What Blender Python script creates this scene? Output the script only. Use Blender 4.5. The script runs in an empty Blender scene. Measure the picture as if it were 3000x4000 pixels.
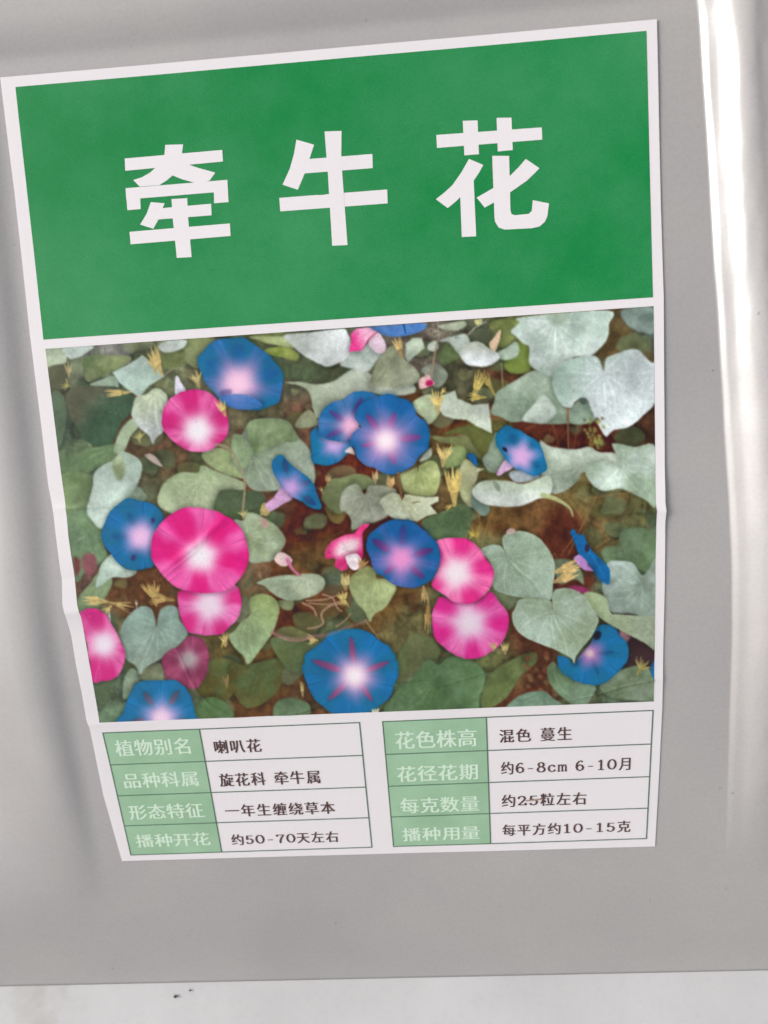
import bpy, math, random
import numpy as np

# ------------------------------------------------------------------ frame of the sheet, camera, light
# Sheet frame: X right, V down along the face, D away from the viewer (metres). The face leans back by TILT.
TILT = math.radians(62)
UP = np.array([0.0, math.sin(TILT), math.cos(TILT)])       # up along the face
NRM = np.array([0.0, -math.cos(TILT), math.sin(TILT)])     # out of the face
Z0 = 0.125
SLOPE = 0.22                                               # the lower part of the face bends back by 12 degrees

def depth(v):
    t = np.clip(v / .055, 0, 1)
    return SLOPE * (.055 * t * t / 2 + np.maximum(v - .055, 0))

def world(X, V, D):
    X, V, D = np.broadcast_arrays(np.asarray(X, float), np.asarray(V, float), np.asarray(D, float))
    return X[..., None] * np.array([1., 0, 0]) - V[..., None] * UP - D[..., None] * NRM + np.array([0, 0, Z0])

ROT = np.array([[0.9966282612773265, 0.06384154853105908, 0.05153994086617709],
                [-0.05716909472155195, 0.9908921216719586, -0.12192004682233845],
                [-0.058854085941851354, 0.1185624725180755, 0.9912008558704681]])
EYE = np.array([0.02469585, -0.03286041, -0.2480087])
FPX, CX, CY = 2950., 1500., 2000.

def at(px, py):
    """photograph position -> (X, V) on the face"""
    px = np.asarray(px, float); py = np.asarray(py, float)
    d = np.stack([(px - CX) / FPX, (py - CY) / FPX, np.ones_like(px)], -1) @ ROT
    D = np.zeros_like(px)
    for _ in range(25):
        s = (D - EYE[2]) / d[..., 2]
        V = EYE[1] + s * d[..., 1]
        D = depth(V)
    return EYE[0] + s * d[..., 0], V

def to_px(X, V):
    P = np.stack([X, V, depth(V)], -1) - EYE
    q = P @ ROT.T
    return FPX * q[..., 0] / q[..., 2] + CX, FPX * q[..., 1] / q[..., 2] + CY

def dirw(v):
    return v[0] * np.array([1., 0, 0]) - v[1] * UP - v[2] * NRM

scene = bpy.context.scene
col = scene.collection
from mathutils import Matrix, Vector
cam_d = bpy.data.cameras.new("camera")
cam = bpy.data.objects.new("camera", cam_d); col.objects.link(cam)
cx_, cy_, cz_ = dirw(ROT[0]), -dirw(ROT[1]), -dirw(ROT[2])
M = Matrix.Identity(4)
for i in range(3):
    M[i][0], M[i][1], M[i][2] = cx_[i], cy_[i], cz_[i]
eye_w = world(*EYE)
for i in range(3):
    M[i][3] = eye_w[i]
cam.matrix_world = M
cam_d.sensor_fit = 'VERTICAL'; cam_d.sensor_height = 36; cam_d.lens = FPX / 4000 * 36
cam_d.clip_start = .01; cam_d.clip_end = 50
cam_d.dof.use_dof = True; cam_d.dof.focus_distance = .252; cam_d.dof.aperture_fstop = 13.0
scene.camera = cam

SUN_EL, SUN_AZ = math.radians(30), math.radians(-93)      # azimuth from straight in front of the face, minus = left
sdir = Vector((math.sin(SUN_AZ) * math.cos(SUN_EL), -math.cos(SUN_AZ) * math.cos(SUN_EL), math.sin(SUN_EL)))
w = bpy.data.worlds.new("World"); scene.world = w; w.use_nodes = True
nt = w.node_tree
bg = nt.nodes["Background"]
sky = nt.nodes.new("ShaderNodeTexSky"); sky.sky_type = 'NISHITA'; sky.sun_disc = False
sky.sun_elevation = SUN_EL
sky.sun_rotation = math.atan2(sdir.x, sdir.y)
sky.air_density = 1.0; sky.dust_density = 4.0; sky.ozone_density = 1.0
hs = nt.nodes.new("ShaderNodeHueSaturation"); hs.inputs["Saturation"].default_value = .22
nt.links.new(sky.outputs[0], hs.inputs["Color"]); nt.links.new(hs.outputs[0], bg.inputs[0])
bg.inputs[1].default_value = .15
sun_d = bpy.data.lights.new("sun", 'SUN'); sun_d.energy = 1.5; sun_d.angle = math.radians(24); sun_d.color = (1, .975, .955)
sun = bpy.data.objects.new("sun", sun_d); col.objects.link(sun)
sun.rotation_euler = sdir.to_track_quat('Z', 'Y').to_euler()
scene.view_settings.view_transform = 'Standard'; scene.view_settings.look = 'None'
scene.view_settings.exposure = 0.45; scene.view_settings.gamma = 1

# ------------------------------------------------------------------ helpers
KA = 0.92

def lin(c):
    c = np.asarray(c, float) / 255
    return np.where(c <= .04045, c / 12.92, ((c + .055) / 1.055) ** 2.4)

def alb(c, k=KA):
    return tuple(float(x) for x in np.clip(lin(c) * k, 0, 1)) + (1.,)

def lattice(seed):
    return np.random.RandomState(seed).rand(256, 256)

def vnoise(x, y, seed=0):
    L = lattice(seed)
    xi = np.floor(x).astype(int); yi = np.floor(y).astype(int)
    fx = x - xi; fy = y - yi
    fx = fx * fx * (3 - 2 * fx); fy = fy * fy * (3 - 2 * fy)
    a = L[xi & 255, yi & 255]; b = L[(xi + 1) & 255, yi & 255]
    c = L[xi & 255, (yi + 1) & 255]; d = L[(xi + 1) & 255, (yi + 1) & 255]
    return (a * (1 - fx) + b * fx) * (1 - fy) + (c * (1 - fx) + d * fx) * fy

def fbm(x, y, seed=0, oct=4):
    s = 0; a = .5; t = 0
    for o in range(oct):
        s = s + a * vnoise(x * 2 ** o + 17.3 * o, y * 2 ** o + 5.1 * o, seed + o); t += a; a *= .55
    return s / t - .5

FOLD = [(float(at(px, py)[1]), side, amp) for px, py, side, amp in ((2592, 1994, 1, .00055), (2588, 2650, 1, .0003), (212, 1990, -1, .0004), (244, 2262, -1, -.0003), (256, 2392, -1, .0006), (344, 2828, -1, .0004))]
def wave(X, V):
    """the slight waviness of the paper, metres towards the viewer"""
    h = .0005 * fbm(X / .05 + 40, V / .045 + 40, 5, 2)
    e = np.clip((-.07 - X) / .035, 0, 1) ** 2
    h = h + e * .0006 * (np.exp(-((V - .026) / .006) ** 2) - .8 * np.exp(-((V + .011) / .005) ** 2))
    h = h + .0005 * np.clip((X - .075) / .03, 0, 1) ** 2 * np.exp(-((V + .004) / .006) ** 2)
    for v0, side, amp in FOLD:
        m = np.clip((side * X - .055) / .045, 0, 1)
        h = h + amp * m * m * (3 - 2 * m) * np.exp(-np.abs(V - v0) / .0022)
    return h + .0004

def surf(X, V, off):
    return world(X, V, depth(V) - wave(X, V) - off)

def new_mesh(name, verts, faces, mat, parent=None, smooth=False):
    me = bpy.data.meshes.new(name)
    me.from_pydata([tuple(map(float, p)) for p in verts], [], faces)
    if mat: me.materials.append(mat)
    if smooth: me.polygons.foreach_set('use_smooth', [True] * len(me.polygons))
    me.update()
    o = bpy.data.objects.new(name, me); col.objects.link(o)
    if parent: o.parent = parent
    return o

def grid_mesh(name, P, mat, parent=None, smooth=True, color=None):
    """P: (rows, cols, 3)"""
    r, c = P.shape[:2]
    idx = np.arange(r * c).reshape(r, c)
    q = np.stack([idx[:-1, :-1], idx[1:, :-1], idx[1:, 1:], idx[:-1, 1:]], -1).reshape(-1, 4)
    me = bpy.data.meshes.new(name)
    me.vertices.add(r * c); me.vertices.foreach_set('co', P.reshape(-1).astype(np.float32))
    me.loops.add(q.size); me.loops.foreach_set('vertex_index', q.reshape(-1).astype(np.int32))
    me.polygons.add(len(q)); me.polygons.foreach_set('loop_start', (np.arange(len(q)) * 4).astype(np.int32))
    if smooth: me.polygons.foreach_set('use_smooth', np.ones(len(q), bool))
    me.materials.append(mat)
    if color is not None:
        a = me.color_attributes.new('print', 'FLOAT_COLOR', 'POINT')
        a.data.foreach_set('color', np.concatenate([color.reshape(-1, 3), np.ones((r * c, 1))], 1).astype(np.float32).reshape(-1))
    me.update(calc_edges=True)
    o = bpy.data.objects.new(name, me); col.objects.link(o)
    if parent: o.parent = parent
    return o

def tag(o, label=None, cat=None, kind=None, group=None):
    for k, v in (('label', label), ('category', cat), ('kind', kind), ('group', group)):
        if v: o[k] = v
    return o

def tri_fill(poly):
    from mathutils.geometry import tessellate_polygon
    return [tuple(t) for t in tessellate_polygon([[Vector((p[0], p[1], 0)) for p in poly]])]

# ------------------------------------------------------------------ materials
def mat_base(name, rough=.4, spec=.5):
    m = bpy.data.materials.new(name); m.use_nodes = True
    b = m.node_tree.nodes["Principled BSDF"]
    b.inputs["Roughness"].default_value = rough
    b.inputs["Specular IOR Level"].default_value = spec
    return m, m.node_tree, b

def N(nt, t, **kw):
    n = nt.nodes.new(t)
    for k, v in kw.items():
        if k in n.inputs: n.inputs[k].default_value = v
        else: setattr(n, k, v)
    return n

def ramp_noise(nt, scale, c0, c1, p0=.35, p1=.65, detail=5, rough=.6, stretch=None):
    tc = N(nt, "ShaderNodeTexCoord"); n = N(nt, "ShaderNodeTexNoise", Scale=scale, Detail=detail, Roughness=rough)
    if stretch:
        mp = N(nt, "ShaderNodeMapping"); mp.inputs["Scale"].default_value = stretch
        nt.links.new(tc.outputs["Object"], mp.inputs[0]); nt.links.new(mp.outputs[0], n.inputs["Vector"])
    else:
        nt.links.new(tc.outputs["Object"], n.inputs["Vector"])
    r = N(nt, "ShaderNodeValToRGB")
    r.color_ramp.elements[0].position = p0; r.color_ramp.elements[0].color = c0
    r.color_ramp.elements[1].position = p1; r.color_ramp.elements[1].color = c1
    nt.links.new(n.outputs["Fac"], r.inputs[0])
    return r, n

def mul(nt, a, b):
    m = N(nt, "ShaderNodeMix", data_type='RGBA', blend_type='MULTIPLY'); m.inputs[0].default_value = 1
    nt.links.new(a, m.inputs[6]); nt.links.new(b, m.inputs[7]); return m.outputs[2]

def bump(nt, b, scale, strength, dist=.0002, detail=3):
    tc = N(nt, "ShaderNodeTexCoord"); n = N(nt, "ShaderNodeTexNoise", Scale=scale, Detail=detail)
    nt.links.new(tc.outputs["Object"], n.inputs["Vector"])
    bp = N(nt, "ShaderNodeBump", Strength=strength, Distance=dist)
    nt.links.new(n.outputs["Fac"], bp.inputs["Height"]); nt.links.new(bp.outputs[0], b.inputs["Normal"])
    return bp

def g4(x): return (x, x, x, 1)

def make_print_material(name, color=None, attr=False, rough=.38, grain=.06, mottle=None):
    m, nt, b = mat_base(name, rough, .22)
    fine, _ = ramp_noise(nt, 2600, g4(1 - grain * 2), g4(1 + 0 * grain), .3, .7, 2)
    if attr:
        src = N(nt, "ShaderNodeAttribute", attribute_name='print').outputs["Color"]
    elif mottle:
        src = ramp_noise(nt, mottle[2], color, mottle[0], mottle[1][0], mottle[1][1], 6, .62)[0].outputs[0]
    else:
        src = N(nt, "ShaderNodeRGB"); src.outputs[0].default_value = color; src = src.outputs[0]
    nt.links.new(mul(nt, src, fine.outputs[0]), b.inputs["Base Color"])
    bump(nt, b, 420, .12, .0004, 4)
    return m

M_PAPER = make_print_material("paper", alb((231, 225, 226)), grain=.025)
M_GREEN = make_print_material("green_print", alb((12, 136, 68)), grain=.12, mottle=(alb((64, 154, 96)), (.34, .72), 19))  # paler mottling puts patches of surface glare into the green
M_WHITE = make_print_material("white_print", alb((233, 227, 228)), grain=.02)
M_PICT = make_print_material("picture_print", attr=True, grain=.07)
for mm in (M_PICT, M_GREEN):
    bb = mm.node_tree.nodes['Principled BSDF']; bb.inputs['Coat Weight'].default_value = .35; bb.inputs['Coat Roughness'].default_value = .16; bb.inputs['Coat IOR'].default_value = 1.4
M_CELL = make_print_material("pale_green_print", alb((150, 186, 152)), grain=.04, mottle=(alb((162, 197, 164)), (.35, .65), 60))
M_CELLTXT = make_print_material("pale_lettering", alb((212, 232, 210)), grain=.03)
M_TEXT = make_print_material("brown_lettering", alb((92, 66, 64)), grain=.1)
M_LINE = make_print_material("line_print", alb((96, 122, 102)), grain=.1)

def make_plastic():
    m, nt, b = mat_base("grey_plastic", .27, .8)
    r, _ = ramp_noise(nt, 9, alb((165, 161, 160)), alb((174, 170, 167)), .35, .65, 4)
    r2, _ = ramp_noise(nt, 900, g4(.95), g4(1.0), .35, .6, 2)
    sp, _ = ramp_noise(nt, 260, g4(.72), g4(1), .21, .25, 2)
    nt.links.new(mul(nt, mul(nt, r.outputs[0], r2.outputs[0]), sp.outputs[0]), b.inputs["Base Color"])
    rr, n = ramp_noise(nt, 14, g4(.17), g4(.25), .3, .7, 5)
    nt.links.new(rr.outputs[0], b.inputs["Roughness"])
    bump(nt, b, 500, .05, .0002, 3)
    return m
M_PLASTIC = make_plastic()

def make_sill():
    m, nt, b = mat_base("dusty_sill", .6, .35)
    r, _ = ramp_noise(nt, 12, alb((186, 184, 184)), alb((196, 194, 194)), .35, .65, 6)
    d, _ = ramp_noise(nt, 38, g4(.93), g4(1), .25, .40, 9, .72)
    s, _ = ramp_noise(nt, 420, g4(.96), g4(1), .3, .5, 3)
    nt.links.new(mul(nt, mul(nt, r.outputs[0], d.outputs[0]), s.outputs[0]), b.inputs["Base Color"])
    tc = N(nt, "ShaderNodeTexCoord"); mp = N(nt, "ShaderNodeMapping"); mp.inputs["Location"].default_value = (.150, .0, 0)
    # a grimy patch at the left end of the ledge
    nt.links.new(tc.outputs["Object"], mp.inputs[0])
    dst = N(nt, "ShaderNodeSeparateXYZ"); nt.links.new(mp.outputs[0], dst.inputs[0])
    ab = N(nt, "ShaderNodeMath", operation='ABSOLUTE'); nt.links.new(dst.outputs[0], ab.inputs[0])
    sc = N(nt, "ShaderNodeMath", operation='MULTIPLY'); nt.links.new(ab.outputs[0], sc.inputs[0]); sc.inputs[1].default_value = 22
    n2 = N(nt, "ShaderNodeTexNoise", Scale=120., Detail=6.); nt.links.new(tc.outputs["Object"], n2.inputs["Vector"])
    sm = N(nt, "ShaderNodeMath", operation='ADD'); nt.links.new(sc.outputs[0], sm.inputs[0]); nt.links.new(n2.outputs["Fac"], sm.inputs[1])
    rp = N(nt, "ShaderNodeValToRGB"); rp.color_ramp.elements[0].position = .45; rp.color_ramp.elements[0].color = (.84, .83, .79, 1)
    rp.color_ramp.elements[1].position = .85; rp.color_ramp.elements[1].color = (1, 1, 1, 1); nt.links.new(sm.outputs[0], rp.inputs[0])
    cur = b.inputs["Base Color"].links[0].from_socket
    nt.links.new(mul(nt, cur, rp.outputs[0]), b.inputs["Base Color"])
    bump(nt, b, 260, .2, .0004, 6)
    return m
M_SILL = make_sill()
m_d, ntd, bd = mat_base("dark_dirt", .9, .2)
rd, _ = ramp_noise(ntd, 900, (.07, .065, .055, 1), (.15, .14, .11, 1)); ntd.links.new(rd.outputs[0], bd.inputs["Base Color"])
M_DIRT = m_d

# ------------------------------------------------------------------ moulded plastic panel
def sstep(a, b, x):
    t = np.clip((x - a) / (b - a), 0, 1); return t * t * (3 - 2 * t)

V_LINE = .1942
def profile(knots):
    """height from a piecewise linear slope"""
    q = np.linspace(knots[0][0], knots[-1][0], 4000)
    g = np.interp(q, [k[0] for k in knots], [k[1] for k in knots])
    return q, np.concatenate([[0], np.cumsum((g[1:] + g[:-1]) / 2 * np.diff(q))])
RIB = profile([(-.01, 0), (-.0002, 0), (.0006, .92), (.0013, .88), (.0022, .58), (.0036, .66), (.0052, .95), (.0070, .85), (.0135, -.02), (.03, -.10), (.2, -.10)])
SIDE = profile([(-.02, 0), (-.0052, 0), (-.0005, .225), (.001, .225), (.0075, -.03), (.014, -.19), (.03, -.24), (.25, -.15)])
def panel_height(X, V):
    fade = 1 - sstep(.03, .15, V)
    fl = 1 - sstep(.085, .165, V)
    xr = .1189 + .050 * (V + .05) + .0004 * fbm(V / .02 + 3, V * 0 + 2, 61, 3)
    wob = .0015 * fbm(X / .012 + 9, V / .042 + 9, 31, 2) + .0003 * fbm(X / .004 + 3, V / .012 + 3, 37, 2)
    s = X - xr
    soft = sstep(-.02, .12, V)
    hr = np.interp(s, *RIB) * (1 - soft) + np.interp(s * .8, *RIB) * soft * .9
    hr = hr + np.where(s > 0, wob * np.clip(s / .006, 0, 1), 0)
    xl = -(.1092 + .042 * np.maximum(V, -.015))
    hl = np.interp(xl - X, *SIDE)
    # shoulder above the sheet: a shallow groove, then the face rolls back
    u = -.1535 - V
    top = -.0007 * np.exp(-(u / .0035) ** 2) + .0016 * sstep(0, .012, u) - np.maximum(u - .006, 0) ** 2 * 9
    return hr * fade + hl * fl + top

def build_panel():
    xs = np.concatenate([np.linspace(-.32, -.135, 30)[:-1], np.linspace(-.135, -.09, 110)[:-1], np.linspace(-.09, .105, 60)[:-1],
                         np.linspace(.105, .150, 260)[:-1], np.linspace(.155, .30, 24)])
    vs = np.concatenate([np.linspace(-.26, -.17, 30)[:-1], np.linspace(-.17, -.14, 60)[:-1], np.linspace(-.14, V_LINE, 260)])
    X, V = np.meshgrid(xs, vs)
    P = world(X, V, depth(V) - panel_height(X, V))
    o = grid_mesh("plastic_panel", P, M_PLASTIC)
    md = o.modifiers.new("thickness", 'SOLIDIFY'); md.thickness = .003; md.offset = -1
    return o
panel = build_panel()
tag(panel, "grey moulded plastic panel with raised side ribs behind the plant label", "plastic panel")

# sill under the panel
pz = world(0, V_LINE, depth(V_LINE))
y_line, z_line = float(pz[1]), float(pz[2])
def build_sill():
    xs = np.linspace(-.36, .36, 90); ys = np.concatenate([[y_line + .02], np.linspace(y_line + .004, y_line - .16, 46)])
    rows = []
    X, Y = np.meshgrid(xs, ys)
    Z = z_line - .0003 + .0004 * fbm(X / .03 + 3, Y / .02 + 3, 77, 3) + 0 * X
    top = np.stack([X, Y, Z], -1)
    front = np.stack([xs, np.full_like(xs, ys[-1] - .002), np.full_like(xs, z_line - .003)], -1)[None]
    low = np.stack([xs, np.full_like(xs, ys[-1] - .002), np.full_like(xs, z_line - .03)], -1)[None]
    return grid_mesh("sill", np.concatenate([top, front, low]), M_SILL)
sill = build_sill()
tag(sill, "pale dusty ledge below the grey plastic panel", None, 'structure')

def on_sill(px, py):
    d = dirw(ROT.T @ np.array([(px - CX) / FPX, (py - CY) / FPX, 1.]))
    return eye_w + d * ((z_line - eye_w[2]) / d[2])

def crumb(px, py, r, label):
    rr = random.Random(int(px)); c = on_sill(px, py); V, F = [], []
    n, m = 9, 5
    for i in range(m + 1):
        ph = math.pi * i / m
        for k in range(n):
            t = 2 * math.pi * k / n; q = r * rr.uniform(.75, 1.2)
            V.append((c[0] + q * math.sin(ph) * math.cos(t), c[1] + q * .8 * math.sin(ph) * math.sin(t), c[2] - .0001 + r * .4 + q * .45 * math.cos(ph)))
    for i in range(m):
        for k in range(n):
            F.append((i * n + k, i * n + (k + 1) % n, (i + 1) * n + (k + 1) % n, (i + 1) * n + k))
    return tag(new_mesh("dirt_crumb", V, F, M_DIRT, smooth=True), label, "dirt")
crumb(685, 3892, .0008, "larger black crumb of dirt on the pale ledge under the panel")
crumb(742, 3868, .0005, "smaller grey crumb of dirt touching the foot of the panel")

# ------------------------------------------------------------------ the label
label_root = bpy.data.objects.new("plant_label", None); col.objects.link(label_root)
label_root.empty_display_size = .02
tag(label_root, "laminated seed label with green title panel, morning glory picture and two tables", "plant label")

def edge(pts):
    a = np.array(pts, float); X, V = at(a[:, 0], a[:, 1])
    o = np.argsort(V); return V[o], X[o]
LO = edge([(4, 305), (60, 760), (118, 1300), (166, 1680), (192, 1900), (209, 1996), (227, 2141), (243, 2262), (248, 2358), (262, 2401), (280, 2479),
           (299, 2599), (319, 2696), (339, 2811), (350, 2835), (404, 3100), (478, 3360)])
RO = edge([(2564, 78), (2573, 500), (2580, 800), (2591, 1160), (2592, 1400), (2594, 1700), (2595, 1960), (2599, 1995), (2596, 2040), (2594, 2350), (2590, 2500),
           (2588, 2640), (2586, 2760), (2575, 3000), (2558, 3306)])
LI = edge([(180, 1366), (210, 1600), (238, 1820), (249, 1900), (260, 1985), (270, 2093), (290, 2228), (306, 2360), (321, 2405), (340, 2527), (357, 2623), (372, 2710), (391, 2820)])
RI = edge([(2551, 1203), (2554, 1500), (2557, 1800), (2557, 1960), (2561, 2000), (2558, 2200), (2557, 2400), (2554, 2600), (2552, 2738)])
def xl_out(V): return np.interp(V, *LO)
def xr_out(V): return np.interp(V, *RO)
def xl_in(V): return np.interp(V, *LI)
def xr_in(V): return np.interp(V, *RI)

def build_paper():
    U, T = np.meshgrid(np.linspace(0, 1, 190), np.linspace(0, 1, 340))
    V = -.1481 + T * (.1310 + .1481) + (U - .5) * .001
    X = xl_out(V) * (1 - U) + xr_out(V) * U
    P = surf(X, V, 0)
    back = P + NRM * 0 - np.array(NRM) * .00018
    r, c = P.shape[:2]
    def ring(Q): return np.concatenate([Q[0, :], Q[1:, -1], Q[-1, -2::-1], Q[-2:0:-1, 0]])
    a, b = ring(P), ring(back); n = len(a); m = r * c
    idx = np.arange(m).reshape(r, c)
    q = np.stack([idx[:-1, :-1], idx[1:, :-1], idx[1:, 1:], idx[:-1, 1:]], -1).reshape(-1, 4)
    k = np.arange(n); rim = np.stack([m + k, m + (k + 1) % n, m + n + (k + 1) % n, m + n + k], -1)
    bk = idx[:, ::-1] + m + 2 * n
    q2 = np.stack([bk[:-1, :-1], bk[1:, :-1], bk[1:, 1:], bk[:-1, 1:]], -1).reshape(-1, 4)
    verts = np.concatenate([P.reshape(-1, 3), a, b, back.reshape(-1, 3)]); faces = np.concatenate([q, rim, q2])
    me = bpy.data.meshes.new("paper_sheet")
    me.vertices.add(len(verts)); me.vertices.foreach_set('co', verts.reshape(-1).astype(np.float32))
    me.loops.add(faces.size); me.loops.foreach_set('vertex_index', faces.reshape(-1).astype(np.int32))
    me.polygons.add(len(faces)); me.polygons.foreach_set('loop_start', (np.arange(len(faces)) * 4).astype(np.int32))
    me.polygons.foreach_set('use_smooth', np.ones(len(faces), bool))
    me.materials.append(M_PAPER); me.update(calc_edges=True)
    o = bpy.data.objects.new("paper_sheet", me); col.objects.link(o); o.parent = label_root
    return o
build_paper()

def patch(name, corners, mat, off, parent, nu=60, nv=60):
    """quad in (X,V): TL, TR, BR, BL"""
    c = np.array(corners, float)
    U, T = np.meshgrid(np.linspace(0, 1, nu), np.linspace(0, 1, nv))
    Q = (c[0][None, None] * ((1 - U) * (1 - T))[..., None] + c[1] * (U * (1 - T))[..., None] + c[2] * (U * T)[..., None] + c[3] * ((1 - U) * T)[..., None])
    return grid_mesh(name, surf(Q[..., 0], Q[..., 1], off), mat, parent)

def pxquad(pts):
    a = np.array(pts, float); X, V = at(a[:, 0], a[:, 1]); return np.stack([X, V], -1)

title = patch("title_panel", pxquad([(64, 343), (2523, 124), (2549, 1162), (172, 1327)]), M_GREEN, .00005, label_root, 150, 80)

# big title characters, traced strokes
PS = 1500 / 1659
def stroke_mesh(name, polys, mat, parent, off, ox, oy, s):
    verts, faces = [], []
    for k, poly in enumerate(polys):
        a = np.array(poly, float) * s + np.array([ox, oy])
        X, V = at(a[:, 0], a[:, 1])
        P = surf(X, V, off + k * .0000012)
        n = len(verts); verts += list(P); faces += [tuple(n + i for i in t) for t in tri_fill(poly)]
    return new_mesh(name, verts, faces, mat, parent)
QIAN = [[(716, 628), (793, 626), (788, 668), (783, 700), (710, 700)],
        [(541, 687), (962, 650), (965, 700), (544, 740)],
        [(700, 690), (790, 690), (790, 714), (748, 760), (722, 782), (690, 802), (606, 808), (578, 780), (615, 768), (650, 748), (680, 722)],
        [(730, 720), (800, 708), (860, 728), (932, 748), (907, 783), (870, 792), (838, 790), (790, 777), (748, 760)],
        [(545, 815), (984, 779), (986, 828), (548, 864)],
        [(545, 815), (607, 812), (610, 905), (553, 910)],
        [(925, 784), (984, 779), (989, 875), (927, 880)],
        [(654, 875), (714, 880), (703, 905), (690, 945), (665, 990), (608, 972), (636, 925)],
        [(690, 902), (914, 882), (916, 932), (684, 950)],
        [(743, 862), (811, 858), (814, 930), (830, 1112), (766, 1116), (748, 940)],
        [(562, 1003), (995, 967), (998, 1021), (567, 1057)]]
NIU = [[(1282, 606), (1358, 628), (1338, 690), (1318, 750), (1288, 822), (1222, 800), (1254, 730), (1272, 665)],
       [(1330, 690), (1609, 667), (1611, 728), (1312, 752)],
       [(1403, 571), (1476, 568), (1475, 690), (1502, 1060), (1436, 1063), (1418, 760)],
       [(1208, 857), (1673, 820), (1675, 880), (1212, 915)]]
HUA = [[(226, 585), (681, 552), (683, 605), (229, 641)], [(340, 524), (404, 522), (410, 668), (347, 673)],
       [(486, 511), (550, 510), (556, 650), (491, 656)],
       [(367, 688), (428, 714), (412, 745), (386, 784), (340, 842), (308, 874), (275, 900), (224, 862), (262, 832), (295, 802), (335, 745)],
       [(328, 825), (387, 775), (398, 1022), (336, 1025)],
       [(467, 675), (540, 675), (546, 910), (550, 926), (565, 931), (625, 925), (638, 912), (642, 866), (712, 880), (705, 935), (694, 960), (672, 979),
        (640, 987), (520, 993), (495, 984), (480, 960), (477, 940)],
       [(612, 688), (671, 728), (648, 752), (614, 784), (545, 832), (490, 868), (435, 898), (400, 855), (470, 815), (540, 765), (580, 725)]]
stroke_mesh("title_character", QIAN, M_WHITE, title, .00009, 0, 0, PS)
stroke_mesh("title_character", NIU, M_WHITE, title, .00009, 0, 0, PS)
stroke_mesh("title_character", HUA, M_WHITE, title, .00009, 1500, 0, PS)

# ------------------------------------------------------------------ info tables
cv = bpy.data.curves.new("glyph", 'FONT'); cv.resolution_u = 3
go = bpy.data.objects.new("glyph", cv); col.objects.link(go)
GC = {}
def glyph(ch):
    if ch not in GC:
        cv.body = ch; bpy.context.view_layer.update()
        dg = bpy.context.evaluated_depsgraph_get()
        me = bpy.data.meshes.new_from_object(go.evaluated_get(dg))
        GC[ch] = (np.array([v.co[:2] for v in me.vertices]).reshape(-1, 2), [tuple(p.vertices) for p in me.polygons])
        bpy.data.meshes.remove(me)
    return GC[ch]

def _ell(cx, cy, rx, ry, n=18): return [(cx + rx * math.cos(2 * math.pi * i / n), cy + ry * math.sin(2 * math.pi * i / n)) for i in range(n + 1)]
PEN = {'0': [_ell(.28, .35, .21, .33)], '1': [[(.28, 0), (.28, .68)], [(.29, .67), (.13, .58)], [(.12, .015), (.45, .015)]],
       '2': [[(.10, .50), (.14, .62), (.26, .68), (.39, .63), (.44, .51), (.39, .38), (.26, .22), (.10, .05)], [(.08, .04), (.47, .04)], [(.46, .02), (.48, .16)]],
       '5': [[(.45, .65), (.14, .65)], [(.15, .66), (.12, .36)], [(.12, .36), (.24, .42), (.37, .38), (.46, .24), (.40, .08), (.27, .0), (.14, .04), (.09, .13)]],
       '6': [[(.43, .61), (.34, .68), (.23, .65), (.12, .50), (.08, .28), (.14, .08), (.28, 0), (.42, .07), (.47, .21), (.41, .35), (.28, .41), (.15, .33), (.09, .22)]],
       '7': [[(.08, .65), (.48, .65)], [(.09, .66), (.08, .54)], [(.47, .64), (.34, .42), (.26, .22), (.24, 0)]],
       '8': [_ell(.28, .52, .15, .15), _ell(.28, .18, .20, .18)],
       'c': [[(.42, .34), (.37, .43), (.27, .46), (.14, .40), (.08, .24), (.13, .07), (.26, 0), (.38, .03), (.45, .12)]],
       'm': [[(.10, 0), (.10, .45)], [(.36, 0), (.36, .34)], [(.62, 0), (.62, .34)], [(.10, .34), (.19, .44), (.29, .45), (.36, .33)], [(.36, .34), (.45, .44), (.55, .45), (.62, .33)],
             [(.02, .44), (.11, .44)], [(.02, .012), (.19, .012)], [(.28, .012), (.45, .012)], [(.54, .012), (.71, .012)]],
       '-': [[(.06, .27), (.42, .27)]]}
def pen_glyph(ch, thick=.058, thin=.028):
    co, fs = [], []
    for line in PEN[ch]:
        for (ax, ay), (bx, by) in zip(line[:-1], line[1:]):
            dx, dy = bx - ax, by - ay; L = math.hypot(dx, dy); nx, ny = -dy / L, dx / L
            h = math.hypot(thick * nx, thin * ny); ex, ey = dx / L * h * .35, dy / L * h * .35
            n = len(co)
            co += [(ax - ex + nx * h, ay - ey + ny * h), (ax - ex - nx * h, ay - ey - ny * h), (bx + ex - nx * h, by + ey - ny * h), (bx + ex + nx * h, by + ey + ny * h)]
            fs.append((n, n + 1, n + 2, n + 3))
    return np.array(co), fs

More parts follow.
